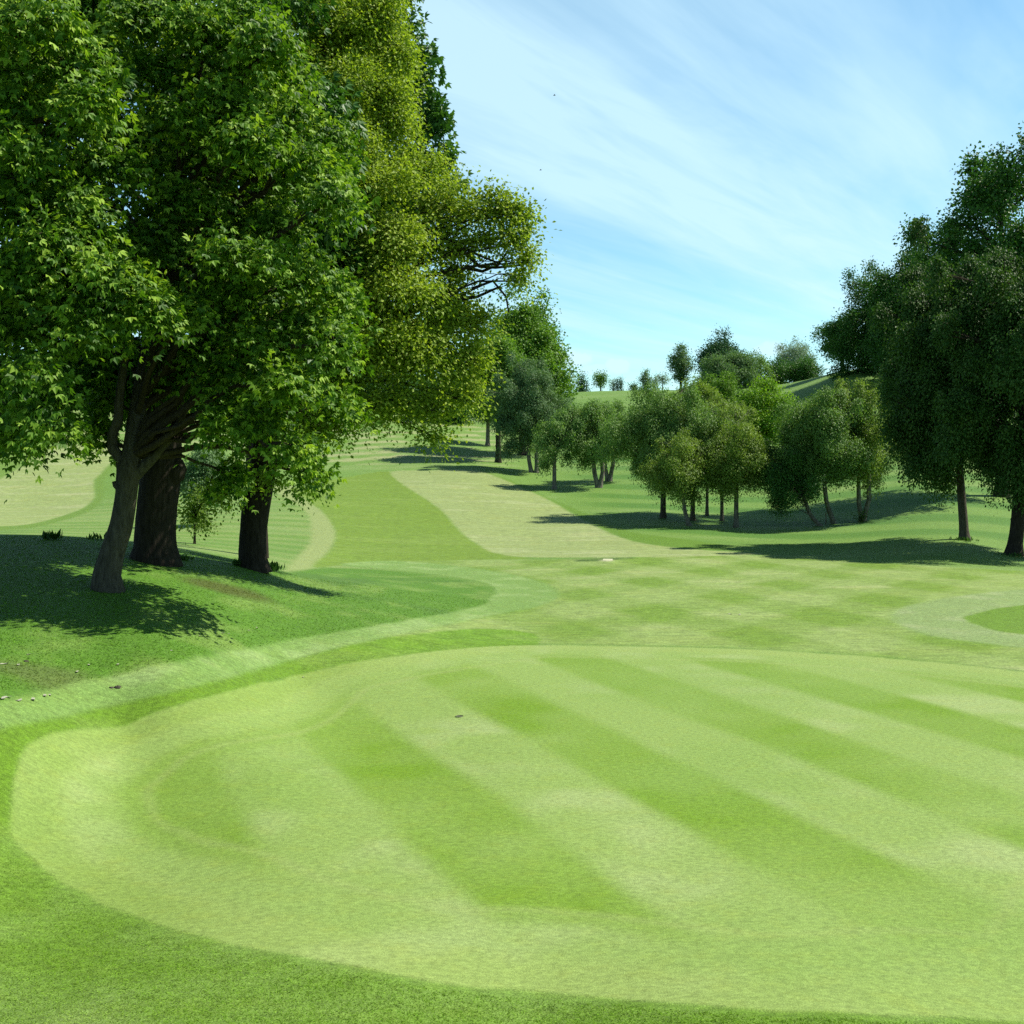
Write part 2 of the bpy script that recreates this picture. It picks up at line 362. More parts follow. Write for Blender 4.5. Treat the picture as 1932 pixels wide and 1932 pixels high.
base = put(base, 'fair_dark', lerp(np.tile(col(142, 180, 60), (len(gx), 1)), col(156, 190, 82), streaks * .7), 1, .2)
base = put(base, 'fair_pale', lerp(np.tile(col(182, 204, 128), (len(gx), 1)), col(202, 218, 154), streaks), 1, .2)
base = put(base, 'collar_r', col(122, 170, 50), .9, .35)
base = put(base, 'semi', lerp(np.tile(col(152, 196, 100), (len(gx), 1)), col(178, 214, 130), sm(nmid, -.2, .5)), 1, .14)
left_collar = lerp(np.tile(col(132, 182, 46), (len(gx), 1)), col(150, 194, 74), sm(nmid, 0, .6))
base = put(base, 'lcollar', left_collar, 1, .1)
base = put(base, 'fringe_r', lerp(np.tile(col(168, 200, 124), (len(gx), 1)), col(186, 210, 146), sm(nmid, -.1, .5)), 1, .2)
base = put(base, 'patch_r', col(128, 176, 44), 1, .1)
base = put(base, 'corner', lerp(np.tile(col(150, 192, 88), (len(gx), 1)), col(172, 206, 116), sm(nmid, -.1, .5)), .9, .5)
gs = stripe(sg, 5.0, 3.27, .13)
inner = sm(-S['green'], 1.15, 1.5)                                     # the last lap round the edge is one pale ring
nb2 = fbm(gx / 1.6, gy / 1.6, 81, 3)
gcol = lerp(np.tile(col(176, 212, 112), (len(gx), 1)), col(194, 222, 140), sm(nb2, -.1, .5))
gcol = lerp(gcol, col(190, 218, 122), (1 - sm(-S['green'], .5, 1.0)) * .5)
gcol = lerp(gcol, col(142, 190, 44), gs * inner * np.clip(.66 + .7 * nb2, 0, 1) * sm(-S['green'], 1.0, 2.0))
gcol = lerp(gcol, col(146, 190, 62), stripe(-S['green'] + .12 * nmid, 1.75, 1.55, .25) * sm(-gx, 2.2, 4.2) * (1 - sm(-S['green'], 3.6, 4.6)) * .38)
line = np.exp(-((-S['green'] - 1.75 + nmid * .1) / .10) ** 2)
gcol = lerp(gcol, col(190, 216, 128), line * .45)
gcol = lerp(gcol, col(158, 202, 92), sm(fbm(gx / 3.2, gy / 3.2, 91, 2), .05, .45) * .35)
base = put(base, 'green', gcol, 1, .06)
base = put(base, 'lip', col(70, 110, 40), .9, .12); base = put(base, 'sand', lin((225, 222, 190)) * .42, 1, .06)
# which setting piece each cell belongs to
cls = np.zeros(len(gx), int)
cls[S['semi'] < 0] = 3; cls[S['strip'] < 0] = 3; cls[S['fringe_r'] < 0] = 3
cls[(S['appr'] < 0) & (cls == 0)] = 4
for k in ('fair_dark', 'fair_pale', 'leftfair'): cls[S[k] < 0] = 2
cls[S['green'] < 0] = 1; cls[S['sand'] < 0] = 5
i = np.arange(nt_)[:, None] * nr_; j = np.arange(nr_ - 1)[None]
i2 = np.roll(np.arange(nt_), -1)[:, None] * nr_
quads = np.stack([i + j, i + j + 1, i2 + j + 1, i2 + j], -1).reshape(-1, 4)
qc = cls[quads[:, 0]]
VG = np.stack([gx, gy, gh], 1)

def grass_material(name, fine, contrast, pale, bump):
    m = bpy.data.materials.new(name); m.use_nodes = True; t = m.node_tree; b = t.nodes['Principled BSDF']
    b.inputs['Roughness'].default_value = .75; b.inputs['Specular IOR Level'].default_value = .18
    at = N(t, 'ShaderNodeAttribute', attribute_name='col')
    geo = N(t, 'ShaderNodeNewGeometry')
    def nz(scale, det, rough=.6, sy=1.0):
        q = N(t, 'ShaderNodeTexNoise'); q.inputs['Scale'].default_value = scale; q.inputs['Detail'].default_value = det; q.inputs['Roughness'].default_value = rough
        mpn = N(t, 'ShaderNodeMapping'); mpn.inputs['Scale'].default_value = (1, sy, 1)
        t.links.new(geo.outputs['Position'], mpn.inputs[0]); t.links.new(mpn.outputs[0], q.inputs[0]); return q.outputs[0]
    a = nz(fine, 3, .7); b2 = nz(fine * .16, 4, .65, 1.6); c = nz(fine * .035, 3, .6, 1.4)
    lo, hi = 1 - contrast, 1 + contrast
    k1 = ramp(t, a, [(.25, lo * .5), (.5, .5), (.75, hi * .5)]); k2 = ramp(t, b2, [(.3, .5 * (1 - contrast * .7)), (.7, .5 * (1 + contrast * .7))])
    cc = mixc(t, 1.0, at.outputs['Color'], k1, 'MULTIPLY'); cc = mixc(t, 1.0, cc, (2, 2, 2), 'MULTIPLY')
    cc = mixc(t, 1.0, cc, k2, 'MULTIPLY'); cc = mixc(t, 1.0, cc, (2, 2, 2), 'MULTIPLY')
    cc = mixc(t, mathn(t, 'MULTIPLY', ramp(t, a, [(.56, 0), (.72, 1)]), pale), cc, (.30, .36, .16))
    cc = mixc(t, mathn(t, 'MULTIPLY', ramp(t, c, [(.5, 0), (.75, 1)]), .35), cc, mixc(t, 1.0, cc, (1.14, 1.0, .72), 'MULTIPLY'))
    t.links.new(cc, b.inputs['Base Color'])
    bp = N(t, 'ShaderNodeBump'); bp.inputs['Strength'].default_value = bump; bp.inputs['Distance'].default_value = .03
    t.links.new(mathn(t, 'ADD', a, b2), bp.inputs['Height']); t.links.new(bp.outputs[0], b.inputs['Normal'])
    return m
M_rough = grass_material('rough_grass', 52, .46, .22, .7)
M_green = grass_material('green_turf', 75, .34, .34, .4)
M_fair = grass_material('fairway_turf', 14, .36, .26, .4)
M_semi = grass_material('semi_rough_grass', 46, .44, .34, .6)
m = bpy.data.materials.new('bunker_sand'); m.use_nodes = True; t = m.node_tree; b = t.nodes['Principled BSDF']; b.inputs['Roughness'].default_value = .9
q = N(t, 'ShaderNodeTexNoise'); q.inputs['Scale'].default_value = 20
t.links.new(ramp(t, q.outputs[0], [(.3, (.30, .31, .20)), (.7, (.42, .42, .30))]), b.inputs['Base Color']); M_sand = m
for ci, nm, mt in ((0, 'ground', M_rough), (1, 'putting_green', M_green), (2, 'fairway', M_fair), (3, 'semi_rough', M_semi), (4, 'green_approach', M_fair), (5, 'bunker_sand', M_sand)):
    qs = quads[qc == ci]
    if not len(qs): continue
    uq, inv = np.unique(qs, return_inverse=True); inv = inv.reshape(-1, 4)
    o = link_mesh(nm, VG[uq], inv, np.arange(len(inv)) * 4, mt, None, True, base[uq])
    tag(o, kind='structure')

# ---------------------------------------------------------------- foliage and bark materials
def leaf_material(name, dark, mid, light, trans=.35, rough=.5, spec=.3, pos=(.12, .5, .95)):
    m = bpy.data.materials.new(name); m.use_nodes = True; t = m.node_tree; b = t.nodes['Principled BSDF']; o = t.nodes['Material Output']
    geo = N(t, 'ShaderNodeNewGeometry'); q = N(t, 'ShaderNodeTexNoise'); q.inputs['Scale'].default_value = .9; q.inputs['Detail'].default_value = 2
    t.links.new(geo.outputs['Position'], q.inputs[0])
    k = mathn(t, 'ADD', mathn(t, 'MULTIPLY', geo.outputs['Random Per Island'], .6), mathn(t, 'MULTIPLY', q.outputs[0], .55))
    c = ramp(t, k, list(zip(pos, (dark, mid, light))))
    b.inputs['Roughness'].default_value = rough; b.inputs['Specular IOR Level'].default_value = spec
    t.links.new(c, b.inputs['Base Color'])
    tr = N(t, 'ShaderNodeBsdfTranslucent'); t.links.new(mixc(t, 1.0, c, (1.2, 1.25, .5), 'MULTIPLY'), tr.inputs[0])
    mx = N(t, 'ShaderNodeMixShader'); mx.inputs[0].default_value = trans
    t.links.new(b.outputs[0], mx.inputs[1]); t.links.new(tr.outputs[0], mx.inputs[2]); t.links.new(mx.outputs[0], o.inputs[0])
    return m
def bark_material(name, c1, c2, scale=6):
    m = bpy.data.materials.new(name); m.use_nodes = True; t = m.node_tree; b = t.nodes['Principled BSDF']; b.inputs['Roughness'].default_value = .9
    b.inputs['Specular IOR Level'].default_value = .1
    tc_ = N(t, 'ShaderNodeTexCoord'); mp_ = N(t, 'ShaderNodeMapping'); mp_.inputs['Scale'].default_value = (1, 1, .22)
    q = N(t, 'ShaderNodeTexNoise'); q.inputs['Scale'].default_value = scale * 2; q.inputs['Detail'].default_value = 6; q.inputs['Roughness'].default_value = .65
    t.links.new(tc_.outputs['Object'], mp_.inputs[0]); t.links.new(mp_.outputs[0], q.inputs[0])
    v_ = N(t, 'ShaderNodeTexVoronoi'); v_.inputs['Scale'].default_value = scale * 1.6; v_.feature = 'DISTANCE_TO_EDGE'; t.links.new(mp_.outputs[0], v_.inputs[0])
    t.links.new(ramp(t, q.outputs[0], [(.3, c1), (.7, c2)]), b.inputs['Base Color'])
    bp = N(t, 'ShaderNodeBump'); bp.inputs['Strength'].default_value = .9; bp.inputs['Distance'].default_value = .04
    t.links.new(mathn(t, 'ADD', q.outputs[0], mathn(t, 'MULTIPLY', v_.outputs[0], .6)), bp.inputs['Height']); t.links.new(bp.outputs[0], b.inputs['Normal'])
    return m
L_syc = leaf_material('sycamore_leaf', (.020, .068, .007), (.095, .205, .013), (.30, .44, .05), .36, .55, .2, pos=(.24, .60, .95))  # wide dark range and pale end put shaded gaps and lit clumps into colour
L_oak = leaf_material('young_oak_leaf', (.07, .13, .012), (.185, .28, .024), (.35, .44, .065), .42, .55, .2)
L_dark = leaf_material('dark_broad_leaf', (.018, .062, .012), (.038, .115, .018), (.075, .175, .03), .26, .5, .25)
L_birch = leaf_material('birch_leaf', (.060, .135, .030), (.115, .222, .054), (.195, .32, .085), .36, .5, .22)
L_birchy = leaf_material('yellowish_birch_leaf', (.075, .14, .022), (.145, .235, .04), (.235, .335, .075), .38, .5, .22)
L_grey = leaf_material('grey_green_leaf', (.05, .115, .045), (.09, .175, .07), (.145, .24, .10), .32, .55, .2)
L_alder = leaf_material('dark_green_leaf', (.016, .056, .010), (.034, .092, .016), (.085, .155, .038), .28, .55, .18)
L_bright = leaf_material('bright_green_leaf', (.055, .14, .010), (.12, .25, .018), (.22, .37, .035), .38, .5, .2)
L_beech = leaf_material('beech_leaf', (.05, .125, .014), (.095, .205, .024), (.16, .29, .04), .36, .5, .22)
L_blue = leaf_material('hazy_blue_leaf', (.12, .19, .15), (.17, .25, .20), (.24, .32, .25), .3, .55, .2)  # slight distance haze on the far crest trees, put into the leaf colour
L_conif = leaf_material('conifer_needles', (.02, .065, .028), (.04, .11, .042), (.065, .15, .055), .15, .6, .2)
B_dark = bark_material('dark_bark', (.012, .010, .008), (.042, .035, .027), 6)
B_grey = bark_material('grey_bark', (.03, .027, .022), (.10, .09, .072), 7)
B_birch = bark_material('birch_bark', (.035, .032, .026), (.22, .205, .17), 4)
B_twig = bark_material('twig_bark', (.03, .024, .018), (.07, .056, .04), 10)

# ---------------------------------------------------------------- leaves
def unit(v): return v / (np.linalg.norm(v, axis=-1, keepdims=True) + 1e-9)
TPL = {  # leaf outlines: x across, y along the leaf from its stalk, z fold
 'lobed': (np.array([[0, 0, 0], [-.30, .36, .05], [0, 1, -.14], [.30, .36, .05], [-.20, .05, .02], [-.66, .62, -.12], [.20, .05, .02], [.66, .62, -.12], [-.56, .08, -.04], [.56, .08, -.04]]),
           np.array([[0, 3, 2, 1], [0, 1, 5, 8], [0, 9, 7, 3]])),
 'oval': (np.array([[0, 0, 0], [.34, .5, .08], [0, 1, -.05], [-.34, .5, .08]]), np.array([[0, 1, 2, 3]])),
 'clump': (np.array([[-.1, 0, 0], [.45, .35, .1], [.12, 1, -.08], [-.42, .55, .12]]), np.array([[0, 1, 2, 3]])),
 'narrow': (np.array([[0, 0, 0], [.18, .45, .05], [0, 1, -.04], [-.18, .45, .05]]), np.array([[0, 1, 2, 3]])),
}
def leaf_mesh(name, pos, tip, nrm, size, tpl, mat, parent):
    V, Fq = TPL[tpl]; tip = unit(tip); side = unit(np.cross(tip, nrm)); up = np.cross(side, tip)
    P = pos[:, None] + size[:, None, None] * (V[None, :, 0:1] * side[:, None] + V[None, :, 1:2] * tip[:, None] + V[None, :, 2:3] * up[:, None])
    k = len(V); idx = (np.arange(len(pos)) * k)[:, None, None] + Fq[None]
    if tpl == 'lobed' : pass
    return link_mesh(name, P.reshape(-1, 3), idx, np.arange(len(pos) * len(Fq)) * 4, mat, parent, False)
def fill_lobe(rg, c, rad, n, size, per, droop, dome, spread, inner=.22, flat=.45, ragged=.12, hang=1.0):
    """leaves of one foliage mass: sprays of `per` leaves on its shell, a thinner fill inside"""
    c = np.asarray(c); rad = np.asarray(rad)
    ns = max(3, int(n * (1 - inner) / per))
    d = unit(rg.normal(size=(ns * 3, 3)))
    d = d[d[:, 2] > -dome + rg.uniform(-.25, .25, len(d))][:ns]; ns = len(d)
    rr_ = 1 - np.abs(rg.normal(size=ns)) * ragged + rg.normal(size=ns) * ragged * .6
    # lumpy outline
    rr_ *= 1 + .16 * np.sin(d[:, 0] * 5 + c[0]) * np.sin(d[:, 1] * 5 + c[1]) + .10 * np.sin(d[:, 2] * 9 + c[2] * 3)
    sc = d * rr_[:, None]
    k = per; S_ = np.repeat(sc, k, 0); D_ = np.repeat(d, k, 0)
    sprd = spread * rg.normal(size=(len(S_), 3)); nn = (sprd * D_).sum(1, keepdims=True); sprd = sprd - D_ * nn * (1 - flat)
    if hang > 1: sprd[:, 2] = -np.abs(sprd[:, 2]) * hang; sprd[:, :2] *= .6
    pos = S_ * rad + sprd
    pos[:, 2] -= (sprd[:, :2] ** 2).sum(1) * droop * .5 / max(spread, .05)
    sh = np.repeat(unit(D_[::k] * .95 + np.array([0, 0, .45]) + rg.normal(size=(ns, 3)) * .28), k, 0)
    nrm = unit(sh + rg.normal(size=(len(S_), 3)) * .34)
    tip = unit(D_ * np.array([1, 1, .3]) * .7 + sprd / (spread + 1e-6) * .35 + np.array([0, 0, -droop]) + rg.normal(size=(len(S_), 3)) * .35)
    ni = int(n * inner)
    di = unit(rg.normal(size=(ni, 3))); pi = di * (rg.uniform(0, 1, ni) ** .5 * .85)[:, None]
    pi = pi[pi[:, 2] > -dome - .1]; ni = len(pi)
    pos = np.concatenate([pos, pi * rad]); nrm = np.concatenate([nrm, unit(rg.normal(size=(ni, 3)) + np.array([0, 0, .6]))])
    tip = np.concatenate([tip, unit(rg.normal(size=(ni, 3)) + np.array([0, 0, -droop]))])
    return pos + c, tip, nrm, size * rg.uniform(.65, 1.25, len(pos)), sc * rad + c

def curve(a, b, sag, rg, n=7, wob=.05):
    t = np.linspace(0, 1, n)[:, None]; L = np.linalg.norm(np.asarray(b) - a)
    p = a + (np.asarray(b) - a) * t; p[:, 2] += (np.sin(t[:, 0] * math.pi) * sag * L)
    p[1:-1] += rg.normal(size=(n - 2, 3)) * wob * L * .5
    return p
def build_tree(name, root, trunk, lobes, leaf, bark, seed, dens=1.0, size=.1, tpl='oval', per=10, droop=.5, dome=.5, spread=.3,
               inner=.22, limbs=True, limb_r=.10, twigs=4, flat=.45, ragged=.12, cover=5.0, sides=14, trunk_rough=.06, extra=(), sub=0, subr=.5, subz=.75, hang=1.0, limb_min=.30, umbrella=False):
    """root: the thing's Empty; trunk: list of (world xyz, radius); lobes: (world centre, radii)"""
    rg = np.random.default_rng(seed); base = np.array(root.location)
    tp = np.array([q[0] for q in trunk], float) - base; tr_ = np.array([q[1] for q in trunk], float)
    mb = MB()
    # resample the trunk smoothly
    m_ = len(tp); ts = np.linspace(0, m_ - 1, (m_ - 1) * 4 + 1); i0 = np.clip(np.floor(ts).astype(int), 0, m_ - 2); f_ = (ts - i0)[:, None]
    a_ = tp[np.clip(i0 - 1, 0, m_ - 1)]; b_ = tp[i0]; c_ = tp[i0 + 1]; d_ = tp[np.clip(i0 + 2, 0, m_ - 1)]
    tpp = b_ + .5 * f_ * ((c_ - a_) + f_ * (2 * a_ - 5 * b_ + 4 * c_ - d_ + f_ * (3 * (b_ - c_) + d_ - a_)))
    trr = np.interp(ts, np.arange(m_), tr_)
    mb.tube(tpp, trr, sides, trunk_rough, seed)
    for ex in extra: mb.tube(np.array([q[0] for q in ex]) - base, [q[1] for q in ex], 10, .08, seed + 5)
    P, T, NN, SS = [], [], [], []
    if sub:
        main = lobes; lobes = []
        for lb in main:
            c0, r0 = np.array(lb[0], float), np.array(lb[1], float); kk = lb[2] if len(lb) > 2 else 1
            for q in range(sub):
                d = unit(rg.normal(size=3)); d[2] = (abs(d[2]) * .95 - .08) if umbrella else abs(d[2]) * .9 - (.35 if rg.random() < .45 else 0); s_ = subr * rg.uniform(.65, 1.3)
                lobes.append((c0 + d * r0 * (rg.uniform(.35, .72) if umbrella else rg.uniform(.5, .9)), r0 * s_ * np.array([1.1, 1.1, subz]), kk, 0))
            lobes.append((c0, r0 * (.45 if umbrella else .62), kk * .6, 1))
    big = twigs >= 3 and limb_r > .06
    groups = {}
    for li, lb in enumerate(lobes):
        c, rad = np.array(lb[0], float) - base, np.array(lb[1], float)
        area = (rad[0] * rad[1] + rad[0] * rad[2] + rad[1] * rad[2]) / 3 * 4 * math.pi * min(1, (1 + dome) / 2)
        n_ = max(8, int(cover * dens * (lb[2] if len(lb) > 2 else 1) * area / (size * size * .45)))
        p, tt, nn, ss, sc = fill_lobe(rg, c, rad, n_, size, per, droop, dome, spread, inner, flat, ragged, hang)
        P.append(p); T.append(tt); NN.append(nn); SS.append(ss)
        if not limbs: continue
        mi = li // (sub + 1) if sub else li
        mbl = groups.setdefault(mi, MB()) if big else mb
        if sub and not lb[3]:
            c1 = np.array(main[mi][0]) - base
            mbl.tube(curve(c1, c, .08, rg, 5, .08), np.linspace(limb_r * .22, .008, 5), 4, 0, 1, False); continue
        k = np.argmin(np.abs(tpp[:, 2] - (c[2] - .55 * np.linalg.norm(c[:2] - tpp[np.argmin(np.abs(tpp[:, 2] - c[2])), :2]))))
        k = max(k, int(len(tpp) * limb_min)); a0 = tpp[k]
        L = np.linalg.norm(c - a0); lr = min(limb_r * (.5 + L / 9), trr[k] * .75)
        pth = curve(a0, c, .10, rg)
        mbl.tube(pth, np.linspace(lr, lr * .28, len(pth)), 7, .05, seed + li)
        for s_ in sc[rg.integers(0, len(sc), twigs)]:
            q_ = pth[rg.integers(3, len(pth))]
            mbl.tube(curve(q_, s_ * .96 + q_ * .04, .05, rg, 5, .06), np.linspace(lr * .28, .008, 5), 4, 0, 1, False)
    mb.build('trunk', bark, root)
    for mi in groups: groups[mi].build('limb', B_twig if bark is not B_birch else bark, root)
    return leaf_mesh('crown', np.concatenate(P), np.concatenate(T), np.concatenate(NN), np.concatenate(SS), tpl, leaf, root)
def plobe(px, py, Y, rx, ry, rd=None, k=1.0):
    """foliage mass seen at a reference pixel, given a distance of its own and a real depth"""
    a = rx * Y / F; b = ry * Y / F
    return (W3(px, py, Y), (a, (rd if rd is not None else (a + b) / 2), b), k)

# ---------------------------------------------------------------- the near trees on the mound
TREES_L = 'tall trees on the grassy mound'
def gp(px, py, dz=-.12):
    g = G(px, py); g[2] += dz; return g
rgs = np.random.default_rng(4)
# leaning grey sycamore
g = gp(205, 1112)
Yb = g[1]
t = empty('sycamore_tree', g, 'sycamore with a leaning, forking grey trunk, nearest to the green on the mound', 'tree', TREES_L)
def tpx(px, py, r, Y=Yb): return (W3(px, py, Y), r * Y / F)
trunk = [(g, 34 * Yb / F)] + [tpx(202, 1085, 26), tpx(212, 1040, 22.5), tpx(228, 990, 21), tpx(238, 930, 20), tpx(243, 885, 22), tpx(250, 850, 18, Yb + .1), tpx(258, 790, 16, Yb + .3), tpx(272, 700, 14, Yb + .6), tpx(300, 560, 11, Yb + 1), tpx(330, 400, 8, Yb + 1.5), tpx(350, 250, 5, Yb + 2)]
fork1 = [tpx(236, 905, 13), tpx(228, 868, 11), tpx(212, 845, 10), tpx(211, 820, 9), tpx(222, 795, 9), tpx(226, 740, 8), tpx(238, 660, 7), tpx(236, 560, 5)]
fork2 = [tpx(250, 900, 12), tpx(272, 880, 10), tpx(300, 852, 8), tpx(328, 815, 7), tpx(350, 770, 6), tpx(400, 700, 5)]
stub1 = [tpx(228, 925, 7), tpx(218, 915, 6), tpx(216, 908, 5)]
stub2 = [tpx(256, 892, 9), tpx(265, 880, 8), tpx(268, 876, 6)]
YB = Yb
front = [(268,36,90,55),(393,52,95,55),(475,45,75,48),(518,90,70,55),(296,135,72,45),(454,125,70,40),(357,214,75,42),(440,195,75,42),(560,215,72,45),(482,262,80,42),(590,300,62,45),(650,265,52,50),(635,372,55,52),
 (340,372,120,50),(540,428,68,42),(436,470,75,38),(610,530,72,55),(446,550,75,42),(520,490,60,36),(595,620,75,58),(660,560,30,42),(640,645,42,58),(500,650,85,48),(428,690,70,45),(560,720,70,48),(430,792,62,30),(505,790,62,42),(572,845,42,36),(594,888,20,18),(655,760,34,40),(360,590,70,45),(300,450,60,40)]
rq = np.random.default_rng(8)
lob = [plobe(q[0] - 8, q[1] + 6, YB - 2.6 + .8 * (k % 3) + abs(q[0] - 430) * .005, q[2] * .98, q[3] * .95, .9 + .5 * rq.random()) for k, q in enumerate(front)]
lob += [plobe(*q, None, .8) for q in [(330,120,YB+1.4,120,90),(480,160,YB+1.6,110,90),(420,320,YB+1.1,140,110),(570,340,YB+1.5,90,90),(330,500,YB+1.2,110,90),(470,570,YB+1.1,140,100),(590,600,YB+1.2,70,90),(400,690,YB+1.1,120,80),(520,760,YB+.6,100,60),(330,730,YB+1.2,80,60),(430,780,YB+1,70,40),
 (170,650,YB+2.0,40,50),(180,815,YB+.6,26,32),(205,755,YB+.8,38,42),(440,905,YB+1.0,26,36),(260,-60,YB+1,180,80),(470,-50,YB+2,110,70),(250,560,YB+2.6,70,90),(240,330,YB+2.6,80,120),(410,480,YB+3.5,170,150),(410,230,YB+3.5,170,140)]]
build_tree('x', t, trunk, lob, L_syc, B_grey, 11, size=.135, tpl='lobed', per=14, droop=.75, dome=.05, spread=.24, inner=.12, limb_r=.09, twigs=3, cover=1.3, ragged=.12, sub=9, subr=.40, subz=.62, umbrella=True, limb_min=.52, extra=(fork1, fork2, stub1, stub2), trunk_rough=.05)
# big dark trunk behind it
g = gp(293, 1060); Yb = g[1]
t = empty('sycamore_tree', g, 'old sycamore with the thickest, near black trunk, a burr on its right side', 'tree', TREES_L)
trunk = [(g, 52 * Yb / F), tpx(293, 1030, 39, Yb), tpx(294, 980, 37, Yb), tpx(300, 920, 37, Yb), tpx(304, 880, 37, Yb), tpx(306, 840, 34, Yb), tpx(308, 780, 33, Yb), tpx(310, 690, 30, Yb), tpx(320, 560, 24, Yb), tpx(330, 380, 17, Yb), tpx(340, 100, 10, Yb), tpx(345, -150, 5, Yb)]
burr = [tpx(318, 905, 18, Yb - .1), tpx(328, 893, 21, Yb - .1), tpx(334, 880, 19, Yb - .1), tpx(336, 866, 9, Yb - .1)]
br1 = [tpx(300, 940, 12, Yb), tpx(330, 860, 13, Yb), tpx(330, 800, 12, Yb), tpx(350, 700, 9, Yb)]
lob = []
for k in range(34):
    a = rgs.uniform(0, 6.28); h = rgs.uniform(0, 1); rad = (4.6 * math.sin(math.pi * (.18 + .72 * h))) * rgs.uniform(.55, 1)
    lob.append((W3(320, 800, Yb) + np.array([math.cos(a) * rad, abs(math.sin(a)) * rad * 1.1 + .3, h * 13.5]), (2.0, 2.0, 1.25)))
lob += [plobe(*q) for q in [(590,560,29.5,75,60),(550,650,29,80,55),(600,430,29.5,75,60),(480,540,29,80,70),(620,330,29.5,50,50),(470,660,28.6,80,50),(520,420,29,80,60)]]
build_tree('x', t, trunk, lob, L_dark, B_dark, 12, size=.24, tpl='lobed', per=10, droop=.7, dome=.35, spread=.34, inner=.25, limb_r=.10, twigs=3, cover=1.2, sub=3, limb_min=.58, extra=(burr, br1), trunk_rough=.05, sides=22)
# yellowish oak to the right
g = gp(480, 1074); Yb = g[1]
t = empty('oak_tree', g, 'spreading oak with yellow green young leaves and a drooping right side, right of the mound', 'tree', TREES_L)
trunk = [(g, 34 * Yb / F), tpx(478, 1050, 26, Yb), tpx(479, 1000, 25, Yb), tpx(486, 940, 26, Yb), tpx(494, 890, 26, Yb), tpx(500, 840, 25, Yb), tpx(512, 740, 24, Yb), tpx(540, 620, 21, Yb + .3), tpx(570, 480, 17, Yb + .6), tpx(590, 300, 12, Yb + 1), tpx(610, 80, 7, Yb + 1.2), tpx(620, -120, 4, Yb + 1.2)]
bigl = [tpx(515, 720, 16, Yb), tpx(580, 600, 13, Yb), tpx(640, 520, 10, Yb), tpx(700, 455, 8, Yb), tpx(780, 420, 5, Yb), tpx(900, 480, 2.5, Yb - .3), tpx(950, 500, 1.5, Yb - .3)]
bigl2 = [tpx(520, 690, 15, Yb), tpx(620, 640, 11, Yb), tpx(720, 600, 8, Yb), tpx(820, 570, 6, Yb), tpx(900, 560, 3, Yb), tpx(945, 540, 2, Yb)]
tw = [[tpx(870, 470, 4, Yb), tpx(905, 503, 3, Yb), tpx(935, 505, 2.5, Yb), tpx(985, 500, 2, Yb)], [tpx(880, 505, 4, Yb), tpx(910, 512, 3, Yb), tpx(940, 500, 2, Yb), tpx(960, 470, 2, Yb)], [tpx(890, 545, 3, Yb), tpx(930, 530, 2.5, Yb), tpx(955, 560, 2, Yb), tpx(960, 590, 1.5, Yb)]]
YO = Yb
lob = [plobe(q[0] - 6, q[1], q[2], q[3] * .93, q[4] * .95) for q in [
 (640,60,YO+1,115,80),(735,45,YO+1,62,70),(570,150,YO+.5,70,70),(700,170,YO+0,92,75),(755,120,YO+1,42,55),(640,290,YO-.6,90,70),(740,240,YO+.5,62,60),(700,350,YO-.8,110,70),(800,330,YO+.3,60,55),(850,395,YO+0,75,52),
 (930,400,YO-.3,58,48),(985,410,YO-.4,28,32),(975,460,YO-.4,42,44),(1000,495,YO-.4,22,26),(985,530,YO-.4,26,34),(835,470,YO+.3,58,62),(720,460,YO-1.2,105,62),(640,440,YO-.6,60,60),(760,560,YO-1.4,115,74),(850,560,YO+.2,42,50),(862,610,YO+.3,58,55),
 (905,620,YO+.2,38,42),(700,670,YO-1.6,115,70),(825,690,YO-.8,85,68),(900,690,YO-.2,36,52),(885,755,YO-.2,30,38),(905,455,YO-.2,46,26),(870,520,YO+.2,28,36),(815,775,YO-.8,48,48),(825,825,YO-.8,24,26),(755,760,YO-1.2,44,36),(690,775,YO-1.4,62,46),(640,810,YO-1.0,38,34),(650,560,YO-.8,70,60),(580,820,YO-1.3,36,46),(600,720,YO-.9,70,70),(545,780,YO-.6,50,55),
 (610,-60,YO+1.5,180,80),(730,-60,YO+2,55,60),(600,250,YO+4,130,150),(700,500,YO+4,140,120),(780,650,YO+3,110,90),(640,150,YO+4,110,120),(425,930,YO-.6,38,34),(375,975,YO-.8,16,34),(515,905,YO-.7,30,24),(585,900,YO-.7,30,18)]]
build_tree('x', t, trunk, lob, L_oak, B_dark, 13, size=.115, tpl='oval', per=14, droop=.45, dome=.55, spread=.28, inner=.22, limb_r=.055, twigs=4, cover=1.2, ragged=.34, flat=.5, limb_min=.5, sub=9, subr=.48, subz=.85, extra=[bigl, bigl2] + tw, trunk_rough=.06, sides=18)
# dark sycamore behind the oak
g = np.array([*W3(484, 1000, 46)[:2], 0]); g[2] = gz(g[0], g[1]) - .1
t = empty('sycamore_tree', g, 'dark green sycamore behind the yellowish oak, its leaf tips showing against the sky', 'tree', TREES_L)
trunk = [(g, .5), (g + [0, 0, 5], .4), (g + [.6, 0, 11], .28), (g + [1, 0, 17], .15), (g + [1.2, 0, 23], .05)]
lob = [plobe(*q) for q in [(790,160,46,48,46),(800,110,46.5,24,22),(822,195,45.6,14,16),(808,250,46,42,42),(830,228,45.4,16,18),(842,290,46,22,26),(852,345,46,26,30),(780,320,47,60,60),(740,150,47,70,80),(700,60,47,90,90),(720,-40,47,90,80),(640,200,48,110,110),(700,400,48,120,90),(560,150,48,110,120),(560,400,48,120,120),(640,-20,48,110,90)]]
build_tree('x', t, trunk, lob, L_dark, B_dark, 14, size=.26, tpl='lobed', per=9, droop=.6, dome=.6, spread=.34, inner=.25, limb_r=.12, twigs=3, cover=.9, ragged=.2, sub=4)
